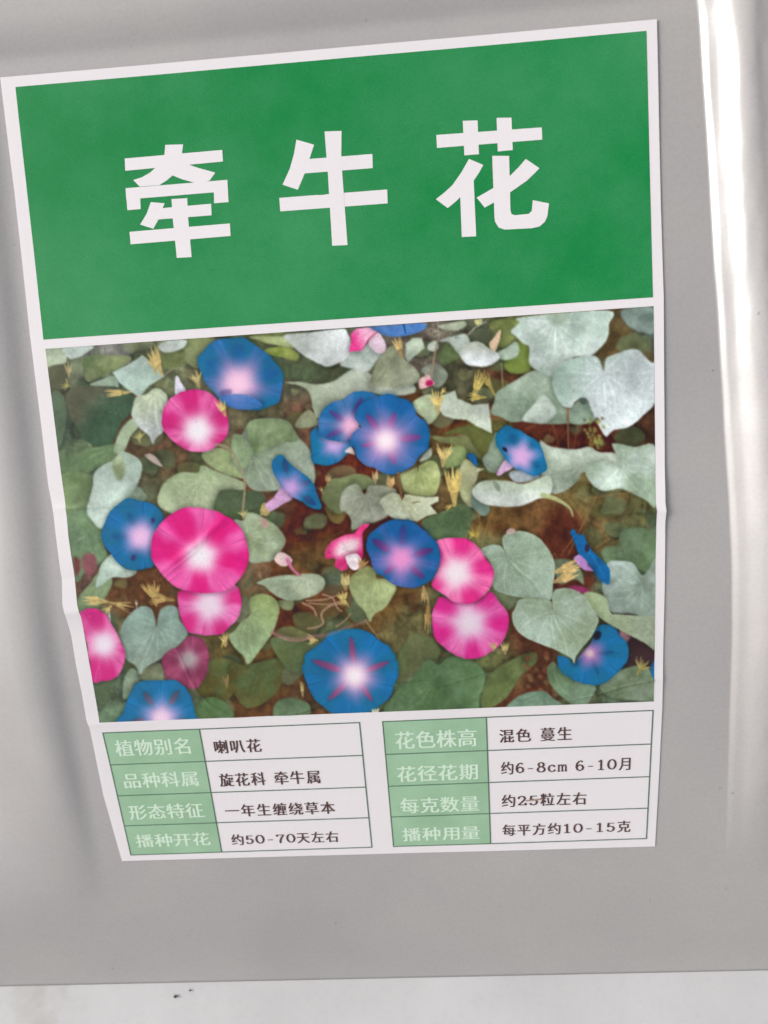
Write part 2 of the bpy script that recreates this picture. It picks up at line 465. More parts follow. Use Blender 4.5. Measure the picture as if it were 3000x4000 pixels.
def text_mesh(name, text, x0, x1, vm, h, mat, parent, off, fat=0., serif=False):
    """text between x0 and x1 centred at row vm, CJK glyph height h; every glyph laid on the bent sheet"""
    adv = [.45 if c == ' ' else (.72 if ord(c) < 128 else 1.0) for c in text]
    tot = sum(adv); lo = .5 * adv[0] - .45 * (1 if ord(text[0]) > 127 else .6)
    unit = (x1 - x0) / (tot - .1)
    verts, faces = [], []; x = x0 - .05 * unit; k = 0
    for c, a in zip(text, adv):
        if c != ' ':
            co, fs = glyph(c)
            if len(co):
                latin = c in PEN
                if latin: co, fs = pen_glyph(c)
                gx = co[:, 0] - (co[:, 0].min() + co[:, 0].max()) / 2
                gy = co[:, 1] - .38
                if latin:
                    gx = gx * (1.28 if c not in 'm-' else 1.0); gy = gy * 1.02 + .02
                sx = min(unit * (.92 if serif else .98), h * 1.12)
                cxm = x + a * unit / 2
                shifts = (0,) if fat == 0 or latin else ((-fat, 0, fat) if fat < .03 else (-fat, -fat / 2, 0, fat / 2, fat))
                for q, sh in enumerate(shifts):
                    X = cxm + (gx + sh) * sx; V = vm - gy * h
                    P = surf(X, V, off + q * .0000015 + (np.arange(len(co)) // 4 * 8e-7 if latin else 0))
                    n = len(verts); verts += list(P); faces += [tuple(n + i for i in f) for f in fs]
        x += a * unit; k += 1
    return new_mesh(name, verts, faces, mat, parent)

RX = lambda x: x * PS
ROWV = [(.0730 + i * .01368) for i in range(5)]
def table(x0, xh, x1, heads, datas, tile):
    root = bpy.data.objects.new("info_table", None); col.objects.link(root); root.parent = label_root
    g = .00022
    for i in range(4):
        patch("header_cell", [(x0, ROWV[i]), (xh, ROWV[i]), (xh, ROWV[i + 1]), (x0, ROWV[i + 1])], M_CELL, .00005, root, 14, 8)
        ox = 0 if tile == 'R' else 1500
        for nm, (txt, a, b, h), mat, ft in (("header_lettering", heads[i], M_CELLTXT, .022), ("table_lettering", datas[i], M_TEXT, .022)):
            A = at(ox + a[0] * PS, 2600 + a[1] * PS); B = at(ox + b[0] * PS, 2600 + b[1] * PS)
            vm = (A[1] + B[1]) / 2
            hv = at(ox + a[0] * PS, 2600 + (a[1] + h / 2) * PS)[1] - at(ox + a[0] * PS, 2600 + (a[1] - h / 2) * PS)[1]
            text_mesh(nm, txt, float(A[0]), float(B[0]), float(vm), float(hv) / .9, mat, root, .0001, ft, nm == "table_lettering")
    lines = [[(x0 - g, v - g), (x1 + g, v - g), (x1 + g, v + g), (x0 - g, v + g)] for v in ROWV]
    for q in lines: patch("table_line", q, M_LINE, .00008, root, 40, 3)
    for x in (x0, xh, x1):
        patch("table_line", [(x - g, ROWV[0]), (x + g, ROWV[0]), (x + g, ROWV[4]), (x - g, ROWV[4])], M_LINE, .000087, root, 3, 24)
xh1 = float(np.mean([at(863 * PS, 2600 + 278 * PS)[0], at(960 * PS, 2600 + 805 * PS)[0]]))
xh2 = float(np.mean([at(1500 + 442 * PS, 2600 + 233 * PS)[0], at(1500 + 460 * PS, 2600 + 775 * PS)[0]]))
table(-.0982, xh1, -.0042,
      [("植物别名", (500, 350), (826, 350), 68), ("品种科属", (533, 492), (858, 490), 63), ("形态特征", (560, 628), (880, 626), 62), ("播种开花", (590, 752), (908, 748), 54)],
      [("喇叭花", (923, 348), (1130, 344), 56), ("旋花科 牵牛属", (948, 488), (1385, 482), 55), ("一年生缠绕草本", (972, 620), (1448, 616), 51), ("约50-70天左右", (998, 745), (1463, 742), 46)], 'R')
table(.0041, xh2, .0988,
      [("花色株高", (50, 320), (400, 310), 74), ("花径花期", (58, 466), (405, 456), 66), ("每克数量", (72, 602), (410, 594), 64), ("播种用量", (82, 727), (412, 719), 56)],
      [("混色 蔓生", (497, 304), (812, 290), 56), ("约6-8cm 6-10月", (503, 445), (1068, 418), 54), ("约25粒左右", (506, 585), (875, 570), 52), ("每平方约10-15克", (510, 712), (1065, 690), 48)], 'S')
col.objects.unlink(go); bpy.data.objects.remove(go)
M_SMEAR = make_print_material("brown_smear", alb((176, 150, 136)), grain=.1)
stroke_mesh("ink_smear", [[(1500 + 608, 2600 + 580), (1500 + 640, 2600 + 576), (1500 + 668, 2600 + 573), (1500 + 690, 2600 + 577), (1500 + 655, 2600 + 581), (1500 + 615, 2600 + 585)]], M_SMEAR, label_root, .000125,
            1500 - 1500 * PS, 2600 - 2600 * PS, PS)


# ------------------------------------------------------------------ printed picture: painted shape by shape on the dense print mesh
K8 = 800 / 1659
TILES = dict(A=(100, 1200, K8), B=(800, 1200, K8), C=(1300, 1200, K8), D=(1850, 1150, K8), E=(150, 1900, K8), F=(750, 1800, K8), G=(1300, 1900, K8),
             H=(1850, 1900, K8), I=(300, 2300, K8), J=(950, 2300, K8), K=(1850, 2300, K8), M=(100, 1200, 2600 / 1659))
NU, NVV = 1000, 640
Ug, Tg = np.meshgrid(np.linspace(0, 1, NU), np.linspace(0, 1, NVV))
Vg = (-.0636 + .0003 * (Ug - .5)) + Tg * (.0690 + .0636) + (Ug - .5) * Tg * .0006
Xg = xl_in(Vg) * (1 - Ug) + xr_in(Vg) * Ug
PX, PY = to_px(Xg, Vg)
PX = PX.ravel(); PY = PY.ravel()
CAN = np.zeros((len(PX), 3))
order_y = PY

def T(tile, pts):
    ox, oy, s = TILES[tile]
    return np.array(pts, float) * s + np.array([ox, oy])

def cr(P, n=5, tension=.5):
    """closed Catmull-Rom through P"""
    out = []
    m = len(P)
    for i in range(m):
        a, b, c, d = P[i - 1], P[i], P[(i + 1) % m], P[(i + 2) % m]
        # keep sharp corners sharp
        for k in range(n):
            t = k / n
            out.append(b + .5 * t * ((c - a) + t * ((2 * a - 5 * b + 4 * c - d) + t * (3 * b - a - 3 * c + d))))
    return np.array(out)

def sel(lo, hi):
    return np.nonzero((PX > lo[0]) & (PX < hi[0]) & (PY > lo[1]) & (PY < hi[1]))[0]

def sdist(P, x, y):
    """signed distance, positive inside"""
    d2 = np.full(len(x), 1e18); ins = np.zeros(len(x), bool)
    n = len(P)
    for i in range(n):
        ax, ay = P[i]; bx, by = P[(i + 1) % n]
        ex, ey = bx - ax, by - ay; L = ex * ex + ey * ey + 1e-9
        t = np.clip(((x - ax) * ex + (y - ay) * ey) / L, 0, 1)
        dx = x - ax - t * ex; dy = y - ay - t * ey
        d2 = np.minimum(d2, dx * dx + dy * dy)
        c = ((ay > y) != (by > y)) & (x < (bx - ax) * (y - ay) / (by - ay + 1e-12) + ax)
        ins ^= c
    d = np.sqrt(d2)
    return np.where(ins, d, -d)

def put(idx, colr, a):
    CAN[idx] += (colr - CAN[idx]) * a[:, None]

SEED = [100]
def shape(tile, pts, colr, c2=None, grad=None, soft=5., smooth=True, shadow=.17, base=None, tip=None, vein=.12, tex=.19, rim=0., alpha=1., rag=1.2):
    """a printed leaf / petal / blob. grad = (x0,y0,x1,y1) tile coords from colour to c2"""
    SEED[0] += 7; sd0 = SEED[0]
    P = T(tile, pts)
    if smooth: P = cr(P)
    pad = 22
    idx = sel(P.min(0) - pad, P.max(0) + pad)
    if not len(idx): return
    x = PX[idx]; y = PY[idx]
    sd = sdist(P, x, y) + rag * 2 * fbm(x / 9, y / 9, sd0, 2)
    if shadow:
        CAN[idx] *= (1 - shadow * np.clip(.6 + 3.2 * fbm(x / 60, y / 60, sd0 + 9, 2), 0, 1.9) * np.exp(-(np.minimum(sd, 0) / 15) ** 2) * (sd < 0))[:, None]
    soft = soft * (1 + .9 * vnoise(x / 50, y / 50, sd0 + 11)) if soft < 8 else soft
    a = np.clip(.5 + sd / soft, 0, 1); a = a * a * (3 - 2 * a) * alpha
    c = np.repeat(np.array(colr, float)[None], len(idx), 0)
    size = np.ptp(P, axis=0).max() + 1
    nz = fbm(x / (size * .35), y / (size * .35), sd0 + 1, 3)
    if c2 is not None:
        if grad is not None:
            g = T(tile, [grad[:2], grad[2:]]); ax = g[1] - g[0]
            t = ((x - g[0][0]) * ax[0] + (y - g[0][1]) * ax[1]) / (ax @ ax)
            t = np.clip(t + nz * .7, 0, 1); t = t * t * (3 - 2 * t)
        else:
            t = np.clip(.5 + nz * 2.6, 0, 1)
        c = c + (np.array(c2, float) - c) * t[:, None]
    lum = 1 + tex * 1.3 * nz + tex * .7 * fbm(x / 14, y / 14, sd0 + 2, 3) + .15 * fbm(x / 6, y / 6, sd0 + 8, 2)
    if base is not None:
        b = T(tile, [base])[0]
        dx = x - b[0]; dy = y - b[1]; r = np.hypot(dx, dy) + 1e-6
        tp = T(tile, [tip])[0] if tip is not None else P.mean(0) * 2 - b
        a0 = math.atan2(tp[1] - b[1], tp[0] - b[0]); Lm = np.hypot(*(tp - b)) + 1
        th = np.arctan2(dy, dx)
        v = np.zeros(len(x))
        for k, (off, st) in enumerate([(0, 1.), (.45, .75), (-.5, .75), (1.05, .7), (-1.0, .7), (1.7, .6), (-1.75, .6), (2.4, .4), (-2.35, .4)]):
            cur = (.28 * np.sign(off) + .5 * fbm(x / 80, y / 80, sd0 + 4, 1)) * r / Lm; st = st * (.6 + .8 * vnoise(np.full(1, k * 3.7), np.full(1, sd0 * 1.1), 3)[0])
            dth = (th - a0 - off + cur + np.pi) % (2 * np.pi) - np.pi
            perp = r * np.sin(np.clip(dth, -1.5, 1.5))
            v = np.maximum(v, st * np.exp(-(perp / (2.2 + 2.0 * (1 - np.clip(r / Lm, 0, 1)))) ** 2) * (np.abs(dth) < 1.4) * np.clip(1.25 - r / Lm, 0, 1))
            # soft fold of shade beside each vein
            lum = lum - .022 * st * np.exp(-((perp - 9) / 8) ** 2) * (np.abs(dth) < 1.4)
        # fine side veins
        fine = np.sin((r * 1.0 + 22 * np.abs(np.sin((th - a0) * 2.3))) / 6.5 + 3 * vnoise(x / 40, y / 40, sd0 + 3))
        lum = lum + vein * v + .009 * fine
        lum = lum - .10 * np.exp(-(r / 26) ** 2)
    if rim: lum = lum + rim * np.exp(-((sd - 3) / 4) ** 2)
    gd = SEED[0] * 2.4; u = ((x - P[:, 0].mean()) * math.cos(gd) + (y - P[:, 1].mean()) * math.sin(gd)) / size
    lum = lum + .14 * u - .05 * np.exp(-(np.maximum(sd, 0) / 8) ** 2) * (nz > 0)
    put(idx, c * lum[:, None], a)

def flower(tile, pts, c, petal, light, rays, raycol, core, halo, halocol=(215, 150, 205), corecol=(252, 236, 242), rayw=1., raylen=(.2, .85), lobes=0, dark=.75,
           cshape=1., seams=5, shadow=.2):
    SEED[0] += 7; sd0 = SEED[0]
    P = cr(T(tile, pts)); C = T(tile, [c])[0]; s = TILES[tile][2]
    idx = sel(P.min(0) - 22, P.max(0) + 22)
    x = PX[idx]; y = PY[idx]
    sd = sdist(P, x, y) + 2 * fbm(x / 9, y / 9, sd0, 2) + 7 * fbm(x / 34, y / 34, sd0 + 5, 2)
    if shadow: CAN[idx] *= (1 - shadow * np.exp(-(np.minimum(sd, 0) / 12) ** 2) * (sd < 0))[:, None]
    a = np.clip(.5 + sd / 3.2, 0, 1)
    dx = x - C[0]; dy = y - C[1]; r = np.hypot(dx, dy) + 1e-6; th = np.arctan2(dy, dx)
    rn = r / (r + np.maximum(sd, 0) + 1e-6)
    if petal[0] > 190: petal = tuple(np.array(petal) * .9 + np.array([214, 84, 146]) * .1); raycol = tuple(np.array(raycol) + [4, 14, 8])
    petal = np.array(petal, float); light = np.array(light, float)
    if petal[2] > petal[0] + 60: petal = petal * [.4, .88, .90] + [0, 17 if petal[0] < 6 else 9, 0]; light = light * [.60, .86, .89] + [0, 6, 0]; raycol = np.array(raycol, float)
    R = T(tile, rays) - C; rth = np.arctan2(R[:, 1], R[:, 0]); rl = np.hypot(R[:, 0], R[:, 1])
    wind = 1.5 * fbm(x / 60, y / 60, sd0 + 1, 2)
    md = np.full(len(x), 9.)
    for t in rth: md = np.minimum(md, np.abs((th - t + .12 * wind + np.pi) % (2 * np.pi) - np.pi))
    sect = np.clip((md - .15) / .30, 0, 1); sect = sect * sect * (3 - 2 * sect)
    nz = fbm(x / 70, y / 70, sd0 + 2, 3)
    radial = vnoise(th * 9 + 40, rn * 2 + 3, sd0 + 3) - .5
    fine = vnoise(th * 34 + 90, rn * 3 + 3, sd0 + 4) - .5
    mix = np.clip(sect * (.95 + 1.3 * nz) + .10 * radial, 0, 1)
    cc = petal + (light - petal) * mix[:, None]
    # seams between the lobes, shading of the ruffles
    sm = np.sort(rth); mids = [(sm[i] + ((sm[(i + 1) % len(sm)] - sm[i]) % (2 * np.pi)) / 2) for i in range(len(sm))]
    lum = 1 + .05 * radial + .05 * fine + .14 * nz + .06 * fbm(x / 22, y / 22, sd0 + 6, 2)
    for m in mids[:seams]:
        d = (th - m + np.pi) % (2 * np.pi) - np.pi
        pp = r * np.sin(np.clip(d, -1.5, 1.5)) + 3 * nz * 4
        on = (np.abs(d) < 1) * np.clip((rn - .55) / .2, 0, 1)
        lum = lum - .13 * np.exp(-(pp / 2.6) ** 2) * on + .07 * np.exp(-((pp - 7) / 6) ** 2) * on
    cc = cc * lum[:, None]
    # rays
    for t, L in zip(rth, rl):
        ux, uy = math.cos(t), math.sin(t)
        al = (dx * ux + dy * uy) / L; pe = -dx * uy + dy * ux
        q = np.clip((al - raylen[0]) / (1.06 - raylen[0]), 0, 1)
        wdt = rayw * L * .115 * np.sin(np.pi * np.clip(q, 0, 1) ** .8) ** .7 + .01
        ra = np.exp(-np.abs(pe / wdt) ** (4 if rayw < 1.4 else 2)) * (al > raylen[0]) * (al < 1.06) * np.clip((1.06 - al) / .12, 0, 1) * dark
        wide = np.exp(-(pe / (wdt * 2.6 + 4)) ** 2) * (al > 0) * np.clip(1.25 - al, 0, 1) * .60 * dark
        cc = cc + (petal * (.66 if petal[2] > petal[0] + 60 else .93) - cc) * wide[:, None]
        cc = cc + (raycol - cc) * ra[:, None]
    # throat
    hn = 1 + .05 * radial + .10 * np.cos(5 * (th - rth[0]) + np.pi) * cshape
    hr = 1.2 * halo * s * hn
    ha = np.exp(-(r / hr) ** 2.3) * .94
    cc = cc + (np.array(halocol, float) - cc) * ha[:, None]
    ca = np.exp(-(r / (1.35 * core * s * (1 + .04 * radial))) ** 2.5)
    cc = cc + (np.array(corecol, float) - cc) * ca[:, None]
    edge_d = np.exp(-(np.maximum(sd, 0) / 6) ** 2)
    cc = cc * (1 - .10 * edge_d)[:, None]
    put(idx, cc, a)

def stroke(tile, pts, colr, w0, w1=None, alpha=.9, soft=2.5, tex=.15):
    """a tapered line, widths in tile pixels"""
    SEED[0] += 3
    P = T(tile, pts); s = TILES[tile][2]; w1 = w0 if w1 is None else w1
    # resample smoothly
    if len(P) > 2:
        Q = []
        for i in range(len(P) - 1):
            a = P[max(i - 1, 0)]; b = P[i]; c = P[i + 1]; d = P[min(i + 2, len(P) - 1)]
            for k in range(6):
                t = k / 6; Q.append(b + .5 * t * ((c - a) + t * ((2 * a - 5 * b + 4 * c - d) + t * (3 * b - a - 3 * c + d))))
        Q.append(P[-1]); P = np.array(Q)
    W = max(w0, w1) * s + 6
    idx = sel(P.min(0) - W, P.max(0) + W)
    if not len(idx): return
    x = PX[idx]; y = PY[idx]; best = np.full(len(x), -1e9); n = len(P) - 1
    for i in range(n):
        (ax, ay), (bx, by) = P[i], P[i + 1]
        ex, ey = bx - ax, by - ay; L = ex * ex + ey * ey + 1e-9
        t = np.clip(((x - ax) * ex + (y - ay) * ey) / L, 0, 1)
        d = np.hypot(x - ax - t * ex, y - ay - t * ey)
        wd = (w0 + (w1 - w0) * (i + t) / n) * s / 2
        best = np.maximum(best, wd - d)
    a = np.clip(.5 + best / soft, 0, 1) * alpha
    lum = 1 + tex * 2 * fbm(x / 8, y / 8, SEED[0], 2)
    put(idx, np.array(colr, float)[None] * lum[:, None], a)

RNG = random.Random(5)
def spray(tile, x, y, ang, length, spread, n, colr, w=16, back=0):
    """calyx: a body that opens into pointed sepals; ang degrees, 0 = right, 90 = up"""
    a = math.radians(ang); mx, my = x + length * .42 * math.cos(a), y - length * .42 * math.sin(a)
    k = RNG.uniform(.84, .95)
    stroke(tile, [(x, y), ((x + mx) / 2, (y + my) / 2), (mx, my)], tuple(c * k for c in colr), w * .7, w * 1.9, alpha=.85, soft=5, tex=.2)
    for i in range(n):
        f = (i / (n - 1) - .5) if n > 1 else 0
        L = length * RNG.uniform(.34, .62); b = math.radians(ang + spread * 1.1 * f + RNG.uniform(-7, 7))
        sx, sy = mx - math.sin(a) * f * -w * -1.2, my - math.cos(a) * f * -w * -1.2
        k = RNG.uniform(.86, 1.12)
        stroke(tile, [(sx, sy), (sx + L * .5 * math.cos(b), sy - L * .5 * math.sin(b)), (sx + L * math.cos(b * .9 + a * .1), sy - L * math.sin(b * .9 + a * .1))],
               tuple(c * k for c in colr), w * 1.15, 3, alpha=.85, soft=4, tex=.2)

# --- undergrowth
BG = [(100,120,150,165,140),(180,110,125,125,118),(90,170,88,90,70),(150,230,66,84,62),(90,300,76,92,74),(130,390,100,120,85),(130,450,105,122,88),(120,530,112,132,100),
 (120,600,112,132,100),(150,640,105,78,66),(260,330,88,68,48),(320,370,100,76,52),(300,440,96,92,64),(470,170,92,92,68),(350,120,110,116,84),(600,80,108,120,70),(620,130,110,110,92),
 (680,190,92,92,72),(720,130,80,86,66),(600,280,96,92,66),(690,270,112,80,62),(760,430,92,40,22),(700,560,84,36,20),(720,620,98,74,42),(650,740,88,44,26),(780,400,98,42,24),
 (1060,290,102,58,30),(1130,330,94,92,50),(1010,350,98,78,48),(1090,190,78,78,58),(1180,200,98,62,44),(1010,70,122,112,98),(1100,60,94,98,78),(1200,90,102,108,66),
 (1500,80,98,80,50),(1480,50,84,70,44),(1540,40,96,116,106),(1450,300,82,38,28),(1300,290,88,44,32),(1560,290,66,44,32),(1400,450,112,98,58),(1260,520,106,76,46),(1200,540,110,82,46),
 (1500,540,98,98,62),(1330,560,86,44,32),(1540,590,98,116,92),(1180,620,108,108,72),(1250,880,92,52,34),(1260,940,98,60,38),(1200,900,98,102,62),(900,740,104,78,42),
 (950,800,98,92,58),(960,930,84,106,76),(1060,950,84,110,76),(640,900,92,68,34),(560,980,92,60,34),(500,930,92,80,44),(700,950,88,60,38),(740,860,84,94,64),(880,980,88,108,72),
 (380,930,108,90,78),(220,950,92,110,84),(220,1000,90,108,84),(260,720,98,62,36),(180,790,118,118,84),(520,700,108,82,58),(430,1000,94,108,78),(1380,920,94,104,72),
 (1500,960,100,118,92),(1520,900,62,44,44),(1240,1000,108,62,42),(840,560,84,38,24),(1450,520,110,90,56),(500,330,100,92,68),(600,500,96,62,44),(560,740,110,92,62),(700,700,96,58,34)]
def background():
    mx = (PX - 100) / (2600 / 1659); my = (PY - 1200) / (2600 / 1659)
    wx = mx + 26 * fbm(mx / 30, my / 30, 1, 4); wy = my + 26 * fbm(mx / 30, my / 30, 8, 4)
    num = np.zeros((len(PX), 3)); den = np.zeros(len(PX))
    for (x, y, r, g, b) in BG:
        q = np.exp(-((wx - x) ** 2 + (wy - y) ** 2) / (2 * 26. ** 2)) + 1e-9 / (1 + ((wx - x) ** 2 + (wy - y) ** 2) / 1e4)
        num += q[:, None] * np.array([r, g, b], float); den += q
    c = num / den[:, None]
    n1 = fbm(PX / 34, PY / 34, 20, 5); n2 = fbm(PX / 9 + 4, PY / 9, 30, 3)
    n3 = fbm(PX / 18 + 9, PY / 60, 50, 3)
    c = c * (1 + .75 * n1 + .34 * n2 + .35 * n3)[:, None]
    CAN[:] = c
background()
# straws and stalks in the gaps
for i in range(420):
    x = RNG.uniform(120, 1560); y = RNG.uniform(40, 1020)
    if 60 < y < 1010:
        a = RNG.uniform(0, math.pi); L = RNG.uniform(18, 60); b = a + RNG.uniform(-.5, .5)
        hot = (x > 1180 and 230 < y < 620) or (y < 180)
        cl = RNG.choice([(150, 120, 76), (128, 96, 60), (112, 116, 70), (70, 40, 24), (60, 50, 34), (156, 140, 104)])
        stroke('M', [(x, y), (x + L * .5 * math.cos(a), y + L * .5 * math.sin(a)), (x + L * .5 * (math.cos(a) + math.cos(b)), y + L * .5 * (math.sin(a) + math.sin(b)))],
               cl, RNG.uniform(1.2, 3.2), .8, alpha=.6 if hot else .42)
# blurred small leaves of the undergrowth
for i in range(330):
    x = RNG.uniform(100, 1560); y = RNG.uniform(60, 1010); s = RNG.uniform(7, 24); a0 = RNG.uniform(0, 6.28)
    cl = RNG.choice([(100, 110, 72), (120, 122, 82), (88, 108, 76), (112, 78, 50), (70, 36, 22), (60, 62, 42), (98, 100, 60), (136, 138, 100)])
    pts = [(x + s * q * math.cos(a0 + t), y + s * q * .8 * math.sin(a0 + t)) for t, q in zip((0, .9, 1.8, 2.7, 3.6, 4.5, 5.4), [RNG.uniform(.6, 1.15) for _ in range(7)])]
    shape('M', pts, cl, soft=RNG.uniform(5, 16), shadow=.15, alpha=RNG.uniform(.25, .6))

for i in range(130):
    x = RNG.uniform(90, 1560); y = RNG.uniform(80, 1010); s = RNG.uniform(24, 46); a0 = RNG.uniform(0, 6.28)
    if RNG.random() < .4 or (x < 640 and y < 700) or y > 770 or x > 1400 or (x < 400) or (980 < x < 1180 and y < 560):
        cl = RNG.choice([(92, 112, 78), (110, 124, 88), (78, 96, 66), (122, 134, 100), (98, 104, 62)])
        pts = [(x + s * q * math.cos(a0 + t), y + s * q * .75 * math.sin(a0 + t)) for t, q in zip((0, .8, 1.6, 2.4, 3.14, 3.9, 4.7, 5.5), [RNG.uniform(.7, 1.1) for _ in range(8)])]
        shape('M', pts, cl, tuple(v * .82 for v in cl), soft=RNG.uniform(8, 20), shadow=.25, alpha=RNG.uniform(.5, .85), base=(x, y), vein=.06)
L = shape
# --- left upper leaves
L('A', [(165,345),(300,335),(335,390),(330,450),(250,465),(180,480)], (182,196,170), (165,180,150))
L('A', [(310,335),(550,315),(500,370),(420,410),(360,415)], (194,208,198))
L('A', [(190,500),(260,480),(330,500),(330,650),(290,690),(210,690)], (82,84,62), soft=14)
L('A', [(210,720),(300,700),(340,850),(300,1100),(250,1100)], (92,112,86), (80,96,76), soft=6)
L('A', [(480,400),(700,390),(850,400),(830,450),(720,520),(560,590),(500,600),(470,500)], (98,116,74), (118,128,88))
L('A', [(1300,265),(1530,250),(1480,330),(1410,400),(1400,500),(1290,420)], (132,140,100), (120,130,86))
L('A', [(1110,380),(1290,350),(1270,470),(1140,500)], (110,120,74))
L('A', [(1080,330),(1130,280),(1300,265),(1280,330),(1150,370)], (196,206,198))
L('A', [(330,740),(400,640),(520,640),(650,600),(700,650),(800,680),(890,740),(860,850),(780,940),(720,1080),(640,1130),(560,1120),(480,1070),(440,1000),(380,900)],
  (62,90,66), (84,84,66), grad=(700,1000,380,760), base=(720,760), tip=(560,1120), vein=.10)
L('A', [(520,630),(640,580),(720,560),(760,640),(700,640)], (152,172,148))
L('A', [(275,1250),(400,1210),(480,1150),(600,1130),(740,1110),(740,1180),(700,1240),(600,1290),(480,1350),(300,1345)], (106,132,92), (92,112,78), base=(700,1150), tip=(300,1300))
L('A', [(300,1360),(550,1365),(545,1500),(500,1700),(330,1700)], (98,118,78), (112,132,92))
L('A', [(710,530),(850,460),(950,390),(1050,470),(1130,560),(1000,640),(930,730),(860,690),(760,610)], (176,196,184), (164,186,172), grad=(800,500,1050,650), smooth=False, rim=.05)
L('A', [(870,900),(920,960),(860,1040),(800,1170),(735,1185),(722,1130),(780,990)], (166,182,152), (148,166,134))
L('A', [(870,820),(900,730),(980,705),(1060,655),(1130,690),(1155,750),(1120,900),(1130,990),(1060,1060),(1035,1108),(1000,1040),(920,970),(865,880)],
  (176,188,160), (198,204,202), grad=(1000,720,1020,1010), base=(1060,690), tip=(1035,1105))
L('A', [(970,1200),(1030,1190),(1080,1240),(1110,1290),(1040,1260)], (178,160,150))
L('M', [(440,365),(480,350),(520,370),(548,425),(500,415),(460,395)], (150,164,118), (134,150,104), base=(520,380), tip=(545,425))
L('M', [(330,480),(345,440),(385,412),(430,412),(440,395),(480,410),(520,425),(550,440),(540,455),(500,455),(480,480),(470,510),(400,520),(345,505)],
  (148,164,126), (168,180,146), grad=(420,400,440,500), base=(432,435), tip=(420,520))
# --- grey green leaf above the big magenta flower, and the dark one beside it
L('F', [(180,400),(195,300),(250,230),(420,240),(560,250),(600,330),(550,440),(500,440),(350,480),(290,450)], (84,100,72), (74,92,60), base=(420,260), tip=(300,440), vein=.1)
L('B', [(340,960),(400,910),(560,900),(680,930),(760,1050),(850,1150),(890,1300),(890,1420),(850,1450),(700,1470),(500,1490),(380,1470),(290,1350),(230,1250),(220,1100),(300,1030)],
  (136,152,126), (152,164,146), grad=(400,1150,600,1450), base=(400,1190), tip=(600,1480))
L('B', [(345,965),(400,915),(560,905),(680,935),(745,1045),(740,1090),(600,1100),(400,1190),(370,1100)], (112,134,92), (128,146,108), shadow=.15, base=(400,1185), tip=(700,960), vein=.1)
L('B', [(230,1040),(300,1040),(380,1130),(390,1190),(330,1300),(270,1290),(225,1180)], (124,142,108), shadow=.1)
# --- top middle
L('B', [(370,240),(640,240),(700,290),(720,330),(640,320),(500,290),(440,270)], (140,154,90), (160,170,120))
L('B', [(480,350),(640,320),(760,380),(740,440),(640,410),(540,390)], (116,132,58), (134,146,76))
L('B', [(560,420),(740,440),(820,400),(1000,470),(1230,480),(1150,570),(900,620),(700,590),(600,520)], (86,92,66), (70,88,62), soft=22, shadow=0, tex=.5)
L('B', [(740,975),(760,900),(850,830),(920,920),(900,965)], (142,150,120), (124,124,98))
L('B', [(650,610),(780,605),(900,625),(1040,600),(1180,510),(1280,490),(1340,540),(1500,620),(1659,600),(1700,690),(1500,720),(1300,690),(1100,760),(930,900),(880,830),(850,700),(780,640)],
  (154,166,138), (180,188,170), grad=(700,700,1250,560), shadow=.2)
L('B', [(1120,410),(1180,350),(1300,300),(1430,250),(1460,330),(1380,450),(1320,520),(1200,500),(1100,470)], (172,186,176), (188,196,190))
L('B', [(640,230),(860,205),(1110,175),(1160,215),(1185,300),(1150,410),(1010,480),(930,460),(800,390),(720,320)], (190,198,190), (204,210,208), grad=(700,250,1000,400), rim=.04)
L('C', [(300,645),(325,520),(400,380),(490,310),(560,400),(680,510),(700,590),(600,640),(400,650)], (126,132,106), (160,166,140), grad=(450,380,560,640), base=(310,640), tip=(560,330), vein=.1)
L('C', [(860,150),(1050,115),(1080,150),(1000,190),(900,180)], (172,182,156))
L('C', [(1280,120),(1500,100),(1520,115),(1440,190),(1470,260),(1380,330),(1300,270)], (112,124,70), (128,136,82))
L('C', [(1110,200),(1280,180),(1300,270),(1240,290),(1130,290)], (84,92,70), soft=10)
L('C', [(1400,430),(1500,280),(1580,320),(1600,500),(1480,540),(1400,500)], (126,146,72), (112,130,60))
L('C', [(870,360),(930,280),(1000,330),(1040,400),(960,440),(900,470),(860,430)], (90,108,64), (104,118,80))
L('C', [(860,280),(900,255),(1000,230),(1080,220),(1110,300),(1060,400),(1000,360),(940,285)], (180,190,178), (164,176,166))
L('C', [(1330,370),(1420,320),(1480,280),(1510,330),(1490,400),(1400,430),(1340,410)], (168,186,166))
L('C', [(1080,300),(1180,280),(1260,330),(1330,370),(1345,420),(1260,475),(1180,480),(1080,460),(1030,380)], (188,194,180), (206,212,212), grad=(1150,290,1180,460), rim=.04)
L('C', [(590,300),(650,250),(720,250),(745,330),(660,400),(610,450),(590,400)], (184,198,178), (170,184,160), smooth=False)
L('C', [(775,305),(830,270),(855,320),(820,360),(770,340)], (196,206,190))
L('C', [(715,510),(790,460),(860,465),(932,545),(890,630),(820,645),(760,560)], (134,144,126), (148,156,138))
L('C', [(1010,975),(1170,950),(1300,1010),(1340,1080),(1280,1210),(1200,1225),(1080,1040),(900,1030)], (104,104,58), (92,98,52), soft=9, shadow=0)
L('C', [(800,1045),(940,1050),(1080,1040),(1120,1100),(1200,1220),(1060,1170),(960,1110),(860,1090)], (122,126,84), (106,112,70))
L('C', [(700,1240),(790,1140),(800,1200),(750,1240)], (176,186,166))
L('C', [(880,1180),(960,1130),(1050,1130),(1085,1180),(1060,1260),(960,1300),(900,1290)], (136,150,102), (122,138,88))
L('C', [(650,770),(740,715),(830,718),(865,830),(850,880),(780,950),(740,900),(680,850)], (178,190,160), (166,180,146))
